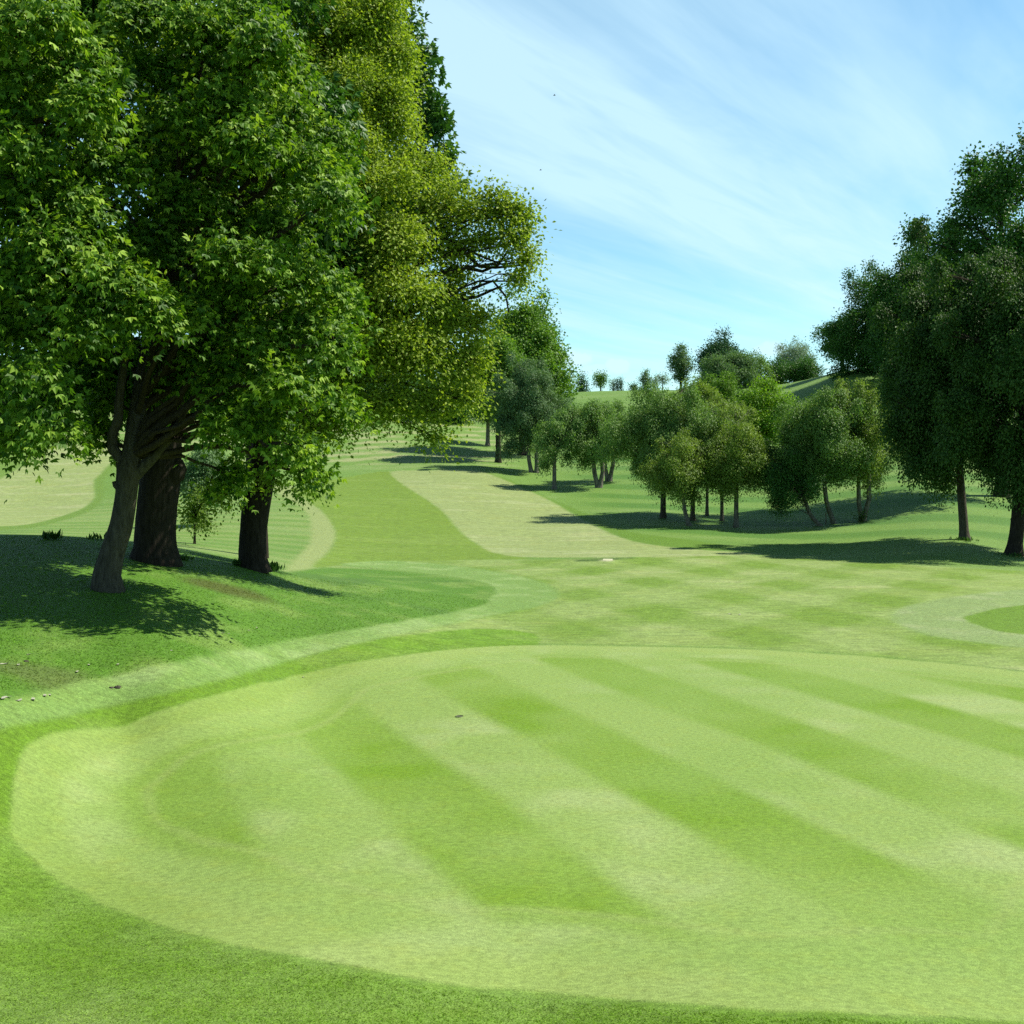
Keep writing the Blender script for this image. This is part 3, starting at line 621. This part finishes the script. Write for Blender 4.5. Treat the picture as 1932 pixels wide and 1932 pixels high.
# sycamore at the left edge, its trunk outside the picture
g = np.array([*W3(-330, 1000, 25)[:2], 0]); g[2] = gz(g[0], g[1]) - .1
t = empty('sycamore_tree', g, 'sycamore at the left edge, its trunk out of view, large bright leaves hanging nearest', 'tree', TREES_L)
trunk = [(g, .6), (g + [0, 0, 1.5], .45), (g + [.1, 0, 4], .40), (g + [.3, 0, 8], .3), (g + [.3, 0, 13], .15), (g + [.3, 0, 17], .05)]
front = [(70,45,115,55),(150,110,75,45),(40,130,80,45),(185,200,66,34),(30,185,50,40),(170,290,88,34),(60,290,60,35),(170,390,40,30),(60,380,70,42),(90,450,72,46),(40,520,75,42),(180,445,62,36),(225,510,66,46),(275,560,46,40),(128,552,48,30),(175,595,52,32),(310,585,24,22),(40,610,70,36),(60,700,70,36),(75,770,60,36),(20,815,60,40),(105,800,32,26),(215,575,40,30)]
lob = [plobe(q[0], q[1] + 5, 20.1 + .5 * (k % 3) + q[0] * .003, q[2] * 1.0, q[3] * .98, .9 + .4 * rq.random()) for k, q in enumerate(front)]
lob += [plobe(*q, None, .8) for q in [(60,120,24,120,90),(150,250,24.2,80,80),(40,330,24,110,90),(110,480,24,110,80),(60,620,23.6,100,80),(30,760,23,80,60),(-60,560,22.6,110,110),(-80,350,23.5,130,120),(-80,150,24.5,140,120),(-60,760,22.6,100,90),(180,30,25,70,80),(60,-70,24.5,170,70),(0,10,23,80,50),(-40,60,21,80,60),(-90,420,20.4,90,80),(-90,640,20.2,90,70),(-150,300,20,120,120),(-100,500,25,120,100),(-250,450,22,150,130),(-120,120,21,130,110),(-200,100,27,180,120),(60,380,26.5,120,100),(-40,200,27,120,100),(-60,-80,25,180,90),(-350,300,25,230,200),(-350,-50,25,230,200),(-380,600,25,200,160),(200,480,24.5,80,70),(200,620,24,50,40)]]
build_tree('x', t, trunk, lob, L_syc, B_grey, 15, size=.14, tpl='lobed', per=14, droop=.75, dome=.05, spread=.24, inner=.12, limb_r=.10, twigs=3, cover=1.3, ragged=.12, sub=9, subr=.40, subz=.62, umbrella=True)

# ---------------------------------------------------------------- trees built from an outline of their kind
def auto_tree(name, label, cat, group, base, Y, box, leaf, bark, seed, shape='round', nl=14, size=.12, tpl='clump', trunk_px=8, stems=None, droop=.4, cover=3.0, lean=0, dens=1.0,
              dome=.7, per=8, lobe=.42, twigs=2, spread=None, limb_r=.05, inner=.2, ragged=.22, depth=None, sub=4, subr=.52, subz=.85, hang=1.0, sprigs=True):
    """box = (left, right, top, bottom) of the crown in reference pixels at distance Y"""
    rg = np.random.default_rng(seed)
    if base is None:
        x0 = ((box[0] + box[1]) / 2 - CX) / F * Y; g = np.array([x0, Y, gz(x0, Y) - .1])
    else:
        x0 = (base - CX) / F * Y; g = np.array([x0, Y, gz(x0, Y) - .08])
    root = empty(name, g, label, cat, group)
    l, r_, tpx_, bt = box; ex_ = (r_ - l) * (.14 if shape == 'weep' else 0); l -= ex_; r_ += ex_; tpx_ -= (bt - tpx_) * .06; bt -= (bt - tpx_) * (.02 if shape == 'weep' else 0)
    c = W3((l + r_) / 2, (tpx_ + bt) / 2, Y); hw = (r_ - l) / 2 * Y / F; hh = (bt - tpx_) / 2 * Y / F
    dp = hw if depth is None else depth
    lob = []
    for k in range(nl):
        if shape == 'cone':
            h = (k + .5) / nl; w_ = hw * (1 - h) ** .8; a = k * 2.4 + rg.uniform(-.4, .4); s = .5 * (w_ + .12 * hw) + .1
            lob.append((c + np.array([math.cos(a) * w_ * .55, math.sin(a) * w_ * .55, (h * 2 - 1) * hh * .95]), (s * 1.1, s * 1.1, max(s * .8, hh / nl * 1.3))))
        elif shape == 'column':
            h = (k + .5) / nl; w_ = hw * (.55 + .45 * math.sin(math.pi * min(1, h * 1.15))); a = k * 2.4
            lob.append((c + np.array([math.cos(a) * w_ * .4, math.sin(a) * w_ * .4, (h * 2 - 1) * hh * .9]), (w_ * .62, w_ * .62, hh * 1.6 / nl + .3 * w_)))
        else:
            d = unit(rg.normal(size=3)); gold = (k + .5) / nl; zz = 1 - 2 * gold; a = k * 2.39996 + rg.uniform(-.3, .3)
            q = math.sqrt(max(0, 1 - zz * zz)); rr_ = rg.uniform(.52, .72)
            if shape == 'weep': wq = q * (1.0 if zz < .3 else .92); zz = zz * .95
            else: wq = q
            s = lobe * rg.uniform(.6, 1.35); rr_ *= rg.uniform(.82, 1.28)
            lob.append((c + np.array([math.cos(a) * wq * rr_ * hw, math.sin(a) * wq * rr_ * dp, zz * rr_ * hh]), (s * hw, s * dp, s * hh * (.9 if shape != 'flat' else .6))))
    if shape not in ('cone', 'column'):
        for k in range(nl // 2 if sprigs else 0):       # shoots standing out of the outline
            d = unit(rg.normal(size=3)); q = rg.uniform(.88, 1.10); s = rg.uniform(.09, .17)
            if d[2] < -.4: continue
            lob.append((c + d * np.array([hw, dp, hh]) * q, (s * hw, s * dp, s * hh * 1.1)))
        lob.append((c, (hw * .55, dp * .55, hh * .55)))
    tr = trunk_px / 2 * Y / F
    top = c + np.array([0, 0, hh * .55])
    st = stems or [(0, 0)]
    paths = []
    for (bx, lx) in st:
        b0 = g + np.array([bx * Y / F, 0, 0]); mid = np.array([b0[0] + (c[0] - b0[0]) * .10 + lx * Y / F, Y, b0[2] + (c[2] - hh * .75 - b0[2]) * .6])
        up_ = np.array([c[0] * .35 + b0[0] * .65 + lx * Y / F, Y, c[2] - hh * .45])
        paths.append([(b0, tr * 1.5), (b0 + (mid - b0) * .35, tr * 1.02), (mid, tr * .95), (up_, tr * .8), (c * .5 + top * .5, tr * .45), (top, tr * .12)])
    build_tree(name, root, paths[0], lob, leaf, bark, seed, dens=dens, size=size, tpl=tpl, per=per, droop=droop, dome=dome, spread=spread or size * 2.2, inner=inner, limb_r=limb_r, twigs=twigs, cover=cover,
               extra=paths[1:], sides=9, trunk_rough=.05, ragged=ragged, sub=sub, subr=subr, subz=subz, hang=hang)
    return root
BG = 'birches along the right of the fairway'
def Yat(px, py): return float(G(px, py)[1])
birch = [
 # label, base px, base py, crown box, leaf, trunk px, stems
 ('slender birch with a narrow crown, left of the twin stemmed birch', 1046, 923, (1008,1085,772,898), L_birch, 8, None, 8),
 ('round birch with two pale stems meeting at its foot, mid fairway edge', 1129, 920, (1062,1168,745,892), L_birch, 9, [(0,-6),(2,8)], 16),
 ('birch with a dark forked stem half hidden behind the round twin stemmed birch', 1147, 908, (1110,1195,752,872), L_birch, 8, [(0,-6),(3,6)], 12),
 ('broad dark birch with a straight single trunk, widest crown of the middle grove', 1251, 977, (1172,1335,722,945), L_birch, 11, None, 24),
 ('birch with a pale front stem and a low yellow green crown in the middle grove', 1301, 992, (1234,1338,818,958), L_birchy, 8, [(0,-8)], 15),
 ('dark stemmed birch just behind the pale stem of the yellow green birch', 1307, 982, (1250,1370,760,930), L_birch, 9, None, 15),
 ('thin stemmed birch furthest back in the middle grove', 1334, 973, (1270,1400,720,900), L_birchy, 6, None, 15),
 ('birch with a short dark stem left of the lone front birch', 1362, 983, (1310,1420,770,945), L_birch, 7, None, 13),
 ('birch standing furthest forward on the right of the middle grove', 1389, 995, (1330,1452,775,952), L_birchy, 9, [(0,0)], 17),
 ('low birch leaning far to the left beside the wooden stake', 1548, 992, (1432,1545,825,975), L_dark, 8, [(0,-14)], 15),
 ('birch with a pale slanting trunk between the leaning birch and the bushy footed one', 1574, 988, (1470,1625,722,950), L_birch, 9, [(0,-12)], 22),
 ('upright birch with leafy shoots round its foot, right of the slanting birch', 1626, 983, (1572,1685,712,950), L_birchy, 9, [(0,-6),(1,12)], 18),
 ('tall weeping birch at the fairway bend, its twin trunks in shade', 1012, 892, (932,1056,682,880), L_grey, 8, [(0,2),(-9,-4)], 22),
 ('dim birch behind the weeping birch, nearly hidden by the oak', 920, 841, (880,968,700,815), L_birch, 8, None, 12),
]
for k, (lb, bx, by, box, lf, tpx_, st, nl) in enumerate(birch):
    Y = Yat(bx, by)
    auto_tree('birch_tree', lb, 'tree', BG, bx, Y, box, lf, B_birch if k not in (5, 3) else B_grey, 100 + k, 'weep', int(nl * 1.25), size=.12 if Y < 90 else .15, trunk_px=tpx_, stems=st, droop=.9, cover=.95, lobe=.29, twigs=4, limb_r=.055, dome=.8, inner=.16, hang=1.6, ragged=.30, per=11, spread=.32, sub=4, subr=.55, tpl='oval')
# ---------------------------------------------------------------- large dark trees at the right
RG = 'tall dark trees at the right edge'
Y = Yat(1820, 1018)
auto_tree('alder_tree', 'dark tree with a grey trunk and low hanging twigs, left of the right edge trunk', 'tree', RG, 1820, Y, (1652,1910,470,1000), L_alder, B_grey, 201, 'round', 34, size=.15, tpl='oval', trunk_px=17, droop=.8, cover=1.2, hang=1.6, sub=4, ragged=.25, lobe=.3, twigs=4, limb_r=.09, dome=.75, inner=.25)
Y = Yat(1912, 1047)
auto_tree('alder_tree', 'big dark tree with the thick trunk cut close by the right edge', 'tree', RG, 1912, Y, (1765,2120,430,1005), L_alder, B_dark, 202, 'round', 40, size=.14, tpl='oval', trunk_px=27, stems=[(0, 6)], droop=.8, cover=1.2, hang=1.6, sub=4, ragged=.25, lobe=.28, twigs=4, limb_r=.10, dome=.75, inner=.25)
auto_tree('poplar_tree', 'tallest dark green tree at the right, rising into the sky behind the others', 'tree', RG, 1890, 82, (1748,2030,292,830), L_dark, B_dark, 203, 'round', 46, size=.24, tpl='clump', trunk_px=22, droop=.3, cover=1.0, lobe=.2, twigs=2, limb_r=.1, dome=.7, sub=4, ragged=.2)
WG = 'dark wood on the right hand hill'
auto_tree('beech_tree', 'small open tree at the left end of the dark wood, sky showing under it', 'tree', WG, 1590, 185, (1540,1632,600,700), L_dark, B_dark, 211, 'round', 16, size=.28, trunk_px=9, droop=.3, cover=.8, lobe=.3, dome=.8)
auto_tree('beech_tree', 'dark domed beech with shadowed skirts, second from the left of the hill wood', 'tree', WG, 1625, 168, (1570,1700,522,770), L_dark, B_dark, 212, 'round', 26, size=.27, trunk_px=14, droop=.35, cover=1.1, lobe=.3, dome=.45, subz=.6, ragged=.16)
auto_tree('beech_tree', 'dark beech with a rounded top filling the middle of the hill wood', 'tree', WG, 1695, 158, (1628,1775,478,790), L_dark, B_dark, 213, 'round', 30, size=.27, trunk_px=14, droop=.35, cover=1.1, lobe=.3, dome=.45, subz=.6, ragged=.16)
auto_tree('beech_tree', 'dark beech at the back of the hill wood, beside the tallest tree', 'tree', WG, 1770, 150, (1700,1850,445,790), L_dark, B_dark, 214, 'round', 30, size=.27, trunk_px=14, droop=.35, cover=1.1, lobe=.3, dome=.45, subz=.6, ragged=.16)
# ---------------------------------------------------------------- trees behind the grove and along the far crest
FG = 'trees along the far crest'
auto_tree('beech_tree', 'huge layered green tree between the oak and the sky', 'tree', None, 985, 140, (905,1080,572,830), L_beech, B_dark, 221, 'round', 34, size=.30, trunk_px=14, droop=.4, cover=1.2, lobe=.32, dome=.6, subz=.6)
auto_tree('beech_tree', 'pale leaved tree between the oak and the huge layered tree', 'tree', None, 940, 128, (880,1000,640,800), L_beech, B_dark, 222, 'round', 20, size=.26, trunk_px=10, droop=.5, cover=1.9, lobe=.34, dome=.7)
auto_tree('maple_tree', 'bright yellow green maple showing between the birches on the right slope', 'tree', None, 1450, 125, (1392,1500,712,868), L_bright, B_dark, 223, 'round', 26, size=.22, trunk_px=9, droop=.4, cover=1.2, lobe=.3, dome=.3, subz=.55, ragged=.2)
far = [
 ('fir_tree', 'small dark conical fir beside the huge layered tree', (1082,1112,707,742), 262, L_conif, 'cone', 9, .45, 4),
 ('lime_tree', 'lone small open round tree standing on the crest', (1121,1146,704,734), 268, L_beech, 'round', 9, .42, 3),
 ('cypress_tree', 'tiny bluish conical shrub left of the paired dark columns', (1153,1161,719,738), 270, L_blue, 'cone', 6, .35, 2),
 ('cypress_tree', 'left column of the two dark cypresses on the crest', (1161,1168,717,740), 270, L_conif, 'column', 7, .35, 2),
 ('cypress_tree', 'right column of the two dark cypresses on the crest', (1168,1175,715,740), 270, L_conif, 'column', 7, .35, 2),
 ('thorn_tree', 'low dark bush left of the flat topped crest tree', (1189,1203,727,740), 268, L_dark, 'round', 6, .4, 2),
 ('larch_tree', 'narrow dark topped tree leaning above the crest bushes', (1207,1229,700,742), 266, L_grey, 'column', 9, .42, 3),
 ('thorn_tree', 'pale spindly sapling with a bare look right of the narrow crest tree', (1228,1242,710,738), 266, L_blue, 'round', 6, .34, 2),
 ('thorn_tree', 'small flat topped tree with a clear stem on the crest', (1240,1260,706,728), 262, L_blue, 'round', 7, .36, 2),
 ('poplar_tree', 'upright oval poplar standing alone above the grove', (1263,1306,655,722), 240, L_grey, 'column', 14, .42, 5),
 ('pine_tree', 'tall dark domed pine topping the far clump', (1322,1396,632,745), 235, L_conif, 'round', 20, .5, 7),
 ('ash_tree', 'soft grey green willowy tree in front of the dark pine', (1338,1420,662,760), 215, L_grey, 'weep', 16, .42, 6),
 ('ash_tree', 'low grey green tree left of the dark pine', (1316,1366,688,760), 222, L_grey, 'round', 12, .42, 5),
 ('ash_tree', 'mid green round tree right of the willowy grey one', (1402,1455,668,760), 218, L_birch, 'round', 14, .42, 6),
 ('ash_tree', 'dark green bush like tree in the dip right of the far clump', (1444,1492,680,750), 222, L_dark, 'round', 12, .42, 5),
 ('ash_tree', 'dark rounded tree at the foot of the bluish willow', (1476,1545,682,735), 212, L_dark, 'round', 14, .42, 5),
 ('willow_tree', 'airy bluish willow against the sky beyond the slope', (1455,1542,650,720), 245, L_blue, 'round', 16, .42, 5),
 ('ash_tree', 'leafy green tree filling the gap above the middle grove', (1285,1350,712,800), 150, L_birchy, 'round', 14, .32, 6),
 ('ash_tree', 'green bush crowned tree under the far pine, behind the grove', (1325,1395,706,790), 165, L_beech, 'round', 14, .34, 6),
 ('thorn_tree', 'low dark shrub at the right edge of the crest meadow', (1380,1425,735,790), 170, L_dark, 'round', 9, .34, 4),
]
for k, (nm, lb, box, Y, lf, shp, nl, sz, tp_) in enumerate(far):
    auto_tree(nm, lb, 'bush' if nm == 'thorn_tree' and 'bush' in lb else 'tree', FG, None, Y, box, lf, B_dark, 300 + k, shp, nl, size=sz * .62, trunk_px=tp_, droop=.2, cover=.9 if lf is not L_blue else .45, ragged=.14, lobe=.36, twigs=1, limb_r=.05, dome=.9, per=6)
# far left: trees beyond the slope, seen through the gap under the leaves
for k, (lb, box, Y) in enumerate([('dark tree on the far left skyline, lowest of the line', (60,190,690,790), 215), ('broad dark tree on the far left skyline beyond the pale fairway', (150,330,660,790), 225), ('far left skyline tree behind the leaning trunk', (300,470,670,800), 220), ('dark tree at the left end of the far skyline', (-90,70,680,800), 215),
                                  ('dark wood edge tree above the striped hill, behind the hanging oak twigs', (640,800,690,800), 200), ('dark tree above the striped hill next to the fairway birches', (780,920,700,815), 180), ('dark tree above the striped hill, behind the oak trunk', (480,660,690,800), 205)]):
    auto_tree('beech_tree', lb, 'tree', 'dark trees along the left skyline', None, Y, box, L_dark, B_dark, 340 + k, 'round', 16, size=.45, trunk_px=9, cover=1.1, lobe=.4, twigs=1, dome=.85)
# sapling and the small birch behind the mound
Y = Yat(367, 1026)
auto_tree('sapling', 'thin young tree with sparse yellow green leaves between the dark trunks', 'tree', None, 367, Y, (345,398,925,1000), L_birchy, B_twig, 351, 'cone', 9, size=.10, tpl='oval', trunk_px=5, cover=.7, droop=.4, twigs=5, limb_r=.015, dens=.8)
Y = Yat(385, 992)
auto_tree('birch_tree', 'small grey green birch in the sun behind the mound trees', 'tree', None, 385, Y, (340,425,850,965), L_grey, B_birch, 352, 'weep', 14, size=.12, trunk_px=6, cover=1.5, droop=.9, lobe=.36, twigs=2, dome=.9)

# ---------------------------------------------------------------- small things
def plain(name, c, rough=.7, c2=None, scale=30):
    m = bpy.data.materials.new(name); m.use_nodes = True; t = m.node_tree; b = t.nodes['Principled BSDF']; b.inputs['Roughness'].default_value = rough
    q = N(t, 'ShaderNodeTexNoise'); q.inputs['Scale'].default_value = scale
    t.links.new(ramp(t, q.outputs[0], [(.35, c), (.65, c2 or tuple(x * .75 for x in c))]), b.inputs['Base Color']); return m
M_pale = plain('bleached_leaf', (.36, .37, .28), .6); M_soil = plain('dark_soil', (.035, .03, .02), .9); M_cup = plain('cup_shade', (.05, .055, .03), .8, (.03, .035, .02))
M_post = plain('weathered_wood', (.10, .08, .055), .85); M_bird = plain('dark_feathers', (.03, .03, .035), .7)
rg = np.random.default_rng(77)
# the hole in the green: cut turf rim round a shallow dish, coloured dark for the shade inside
g = G(867, 1352); t = empty('golf_hole', g, 'small dark golf hole cut in a pale stripe of the green', 'golf hole')
a = np.arange(20) / 20 * 2 * math.pi; ring = np.stack([np.cos(a), np.sin(a)], 1)
def rings(profile):
    V = np.concatenate([np.concatenate([ring * r_, np.full((20, 1), z)], 1) for r_, z in profile]); q = []
    for k in range(len(profile) - 1):
        for j in range(20): q.append([k * 20 + j, k * 20 + (j + 1) % 20, (k + 1) * 20 + (j + 1) % 20, (k + 1) * 20 + j])
    return V, q
mb = MB(); V, q = rings([(.080, .001), (.076, .012), (.070, .012), (.069, .004)]); mb.add(V, q); mb.build('rim', M_green_rim if 'M_green_rim' in globals() else plain('cut_turf', (.10, .15, .03)), t)
mb = MB(); V, q = rings([(.069, .009), (.066, .005), (.03, .004), (.002, .0038)]); mb.add(V, q); mb.build('cup', M_cup, t)
# bleached leaves lying on the rough
LG = 'bleached leaves lying on the rough'
spots = [(6,1318,.16),(14,1316,.12),(36,1322,.14),(62,1320,.15),(84,1313,.12),(94,1312,.09),(34,1255,.10),(8,1253,.13),(168,1255,.08),(145,1268,.10),(222,1254,.08),(420,1195,.08),(432,1196,.06),(377,1200,.06),(485,1185,.09),(325,1228,.07),(572,1278,.06),(54,1235,.07),(1378,1159,.12),(1395,1160,.14),(700,1073,.1),(470,1190,.07)]
def leaf_bm(sz, seed):
    r_ = np.random.default_rng(seed); n_ = 12; an = np.arange(n_) / n_ * 2 * math.pi
    rad = sz * .8 * (.5 + .22 * np.cos(2 * an) + .10 * np.cos(5 * an) + r_.uniform(-.06, .06, n_))
    z = .010 + .14 * sz * (np.cos(2 * an + .6) * .35 + .35) ** 1.3
    V = [(0, 0, .010)] + [(math.cos(an[i]) * rad[i], math.sin(an[i]) * rad[i] * .8, z[i]) for i in range(n_)]
    V2 = [(x, y, zz - .004) for x, y, zz in V]
    q = [[0, 1 + i, 1 + (i + 1) % n_] for i in range(n_)] + [[n_ + 1, n_ + 2 + (i + 1) % n_, n_ + 2 + i] for i in range(n_)]
    return V + V2, q
for k, (px, py, sz) in enumerate(spots):
    V, q = leaf_bm(sz, k); mb = MB(); mb.add(V, q); o = mb.build('fallen_leaf', M_pale, None, False)
    o.location = tuple(G(px, py)); o.rotation_euler = (0, 0, rg.uniform(0, 6.28))
    tag(o, 'pale bleached leaf lying curled on the mown grass', 'leaf', LG)
# clod of dark soil on the pale strip and the one by the left edge
def clod(px, py, sz, label):
    r_ = np.random.default_rng(int(px)); V = []; q = []
    for i in range(5):
        for j in range(10):
            e = i / 4 * math.pi / 2; b_ = j / 10 * 2 * math.pi; rr_ = sz * (1 + r_.uniform(-.3, .3))
            V.append((math.cos(e) * math.cos(b_) * rr_, math.cos(e) * math.sin(b_) * rr_, math.sin(e) * rr_ * .6 - .01))
    for i in range(4):
        for j in range(10): q.append([i * 10 + j, i * 10 + (j + 1) % 10, (i + 1) * 10 + (j + 1) % 10, (i + 1) * 10 + j])
    mb = MB(); mb.add(V, q); o = mb.build('soil_clod', M_soil, None); o.location = tuple(G(px, py)); tag(o, label, 'clod')
clod(221, 1297, .065, 'dark clod of soil on the pale mown strip above the green')
clod(210, 1297, .04, 'smaller dark clod just left of the larger one on the pale strip')
clod(49, 1248, .05, 'dark clod beside a bleached leaf at the left edge of the rough')
# stake between the leaning and the slanting birch
g = G(1558, 990); mb = MB(); mb.tube([(0, 0, -.1), (.01, 0, .45), (.0, 0, .78), (0, 0, .84)], [.035, .035, .033, .012], 8, .03)
o = mb.build('wooden_stake', M_post); o.location = tuple(g); tag(o, 'short wooden stake standing between the leaning birch and the slanting one', 'stake')
# leafy shoots round birch feet, tufts round the trunks on the mound
def shrub(name, px, py, wpx, hpx, leaf, label, seed, n=260, size=.09, cat='bush', group=None, tpl='oval'):
    g = G(px, py); Y = g[1]; r_ = np.random.default_rng(seed); t = empty(name, g - [0, 0, .03], label, cat, group)
    wm, hm = wpx * Y / F, hpx * Y / F
    mb = MB()
    ends = []
    for k in range(9):
        e = np.array([r_.normal() * wm * .35, r_.normal() * wm * .35, hm * r_.uniform(.6, 1.05)]); ends.append(e)
        mb.tube(curve(np.array([e[0] * .1, e[1] * .1, 0]), e, .02, r_, 5), np.linspace(.012, .003, 5), 4, 0, 1, False)
    mb.build('stems', B_twig, t)
    E = np.array(ends)[r_.integers(0, 9, n)]; f_ = r_.uniform(.25, 1.05, (n, 1)); p = E * f_ + r_.normal(size=(n, 3)) * np.array([wm, wm, hm]) * .12; p[:, 2] = np.abs(p[:, 2]) + .02
    leaf_mesh('leaves', p, unit(r_.normal(size=(n, 3)) + [0, 0, .2]), unit(r_.normal(size=(n, 3)) + [0, 0, 1]), size * r_.uniform(.6, 1.2, n), tpl, leaf, t)
shrub('leafy_shoots', 1628, 985, 22, 22, L_alder, 'dark leafy shoots round the foot of the upright birch', 401, 420, .10)
def tuft(px, py, wpx, hpx, label, seed, n=90, group=None):
    g = G(px, py); Y = g[1]; r_ = np.random.default_rng(seed); wm, hm = wpx * Y / F, hpx * Y / F
    p = np.stack([r_.normal(size=n) * wm * .3, r_.normal(size=n) * wm * .3, np.zeros(n)], 1); tip = unit(np.stack([r_.normal(size=n) * .35, r_.normal(size=n) * .35, np.ones(n)], 1))
    o = leaf_mesh('grass_tuft', p, tip, unit(r_.normal(size=(n, 3)) * [1, 1, .2]), hm * r_.uniform(.5, 1.15, n), 'narrow', L_alder, None); o.location = tuple(g - [0, 0, .02]); tag(o, label, 'grass tuft', group)
TG = 'grass tufts round the mound trunks'
tuft(511, 1076, 30, 18, 'uncut grass tuft at the right foot of the oak trunk', 411, 120, TG)
tuft(452, 1068, 14, 16, 'small uncut tuft at the left foot of the oak trunk', 412, 60, TG)
tuft(345, 1056, 26, 10, 'low tuft right of the thickest trunk on the mound', 413, 80, TG)
tuft(98, 1018, 30, 22, 'thin seeding grass stems on the mound crest at the left', 414, 26, TG)
tuft(180, 1018, 30, 16, 'thin seeding grass stems on the crest beside the leaning trunk', 415, 20, TG)
tuft(1820, 1020, 40, 9, 'short uncut grass round the foot of the left alder', 416, 80)
tuft(1912, 1049, 50, 9, 'short uncut grass round the foot of the right edge alder', 417, 90)
# birds high up
for k, (px, py, Y, lb) in enumerate([(1046, 180, 120, 'tiny dark bird high in the sky, upper of the two left ones'), (1020, 321, 130, 'tiny dark bird in the sky just below and left of another'), (1819, 558, 140, 'tiny dark bird in the sky above the hill wood')]):
    t = empty('bird', W3(px, py, Y), lb, 'bird', 'birds high in the sky'); s_ = 1.0
    mb = MB(); mb.tube(np.array([(-.14, 0, 0), (-.08, 0, .01), (0, 0, .015), (.07, 0, .02), (.12, 0, .035), (.15, 0, .03)]) * s_, np.array([.012, .035, .045, .038, .025, .004]) * s_, 8); mb.build('body', M_bird, t)
    for sg_ in (-1, 1):
        mb = MB(); V = np.array([(.04, .02 * sg_, .03), (-.05, .02 * sg_, .03), (-.03, .14 * sg_, .08), (.04, .15 * sg_, .085), (-.05, .30 * sg_, .05)]) * s_
        V = np.concatenate([V, V - [0, 0, .008]]); f3 = [[0, 1, 2], [0, 2, 3], [3, 2, 4]]; mb.add(V, f3 + [[a_ + 5 for a_ in q_[::-1]] for q_ in f3]); mb.build('wing', M_bird, t, False)

# ---------------------------------------------------------------- real blades standing in the longer grass
def blades(name, n, rng_r, rng_th, hgt, wid, accept, seed):
    r_ = np.random.default_rng(seed)
    u_ = r_.uniform(0, 1, n * 2); rad = 1 / (1 / rng_r[0] + u_ * (1 / rng_r[1] - 1 / rng_r[0])); an = np.radians(r_.uniform(*rng_th, n * 2))
    x = np.sin(an) * rad; y = np.cos(an) * rad
    ok = accept(x, y); x, y = x[ok][:n], y[ok][:n]; m_ = len(x)
    z = height(x, y)
    # colour of the turf below each blade
    ti = np.clip(np.searchsorted(th, np.arctan2(x, y)), 0, nt_ - 1); ri = np.clip(np.searchsorted(rr, np.hypot(x, y)), 0, nr_ - 1)
    cb = base[ti * nr_ + ri] * r_.uniform(1.15, 2.9, (m_, 1)) * np.array([1.08, 1.0, .85])
    h = hgt * r_.uniform(.5, 1.3, m_); az = r_.uniform(0, 6.28, m_); lean = r_.uniform(.9, 2.6, m_)
    b0 = np.stack([x, y, z - .005], 1); dr = np.stack([np.cos(az), np.sin(az), np.zeros(m_)], 1); sd = np.stack([-np.sin(az), np.cos(az), np.zeros(m_)], 1) * wid * (rad[ok][:n][:, None] / 20 + .5)
    tip = b0 + dr * (h * lean)[:, None] + np.array([0, 0, 1]) * h[:, None]; mid = b0 + dr * (h * lean * .3)[:, None] + np.array([0, 0, 1]) * (h * .6)[:, None]
    V = np.stack([b0 - sd, b0 + sd, mid + sd * .8, tip, mid - sd * .8], 1).reshape(-1, 3)
    i_ = np.arange(m_)[:, None] * 5 + np.arange(5)[None]
    o = link_mesh(name, V, i_, np.arange(m_) * 5, M_blade, None, False, np.repeat(cb, 5, 0)); tag(o, kind='stuff', label='short green grass blades standing in the rough', cat='grass')
m = bpy.data.materials.new('grass_blade'); m.use_nodes = True; t = m.node_tree; b = t.nodes['Principled BSDF']; b.inputs['Roughness'].default_value = .6; b.inputs['Specular IOR Level'].default_value = .25
at = N(t, 'ShaderNodeAttribute', attribute_name='col'); t.links.new(at.outputs['Color'], b.inputs['Base Color'])
tr = N(t, 'ShaderNodeBsdfTranslucent'); t.links.new(at.outputs['Color'], tr.inputs[0]); mx = N(t, 'ShaderNodeMixShader'); mx.inputs[0].default_value = .35
t.links.new(b.outputs[0], mx.inputs[1]); t.links.new(tr.outputs[0], mx.inputs[2]); t.links.new(mx.outputs[0], t.nodes['Material Output'].inputs[0]); M_blade = m
def cls_at(x, y):
    ti = np.clip(np.searchsorted(th, np.arctan2(x, y)), 0, nt_ - 1); ri = np.clip(np.searchsorted(rr, np.hypot(x, y)), 0, nr_ - 1); return ti * nr_ + ri
def acc_near(x, y): i_ = cls_at(x, y); return (S['green'][i_] > .12) & (y < 18.5) & ((x > -20))
def acc_mound(x, y): i_ = cls_at(x, y); return (moundm[i_] > .5) & (S['lcollar'][i_] > .1) & (S['green'][i_] > 1.2) & (S['semi'][i_] > .05) & (S['appr'][i_] > .3) & (y > 14.5) & (x < 1 - fbm(x, y, 7, 2) * 3)
blades('grass_blades', 60000, (8.0, 16), (-28, 28), .016, .003, acc_near, 501)
blades('grass_blades', 42000, (14.5, 37), (-28, 4), .026, .0045, acc_mound, 502)
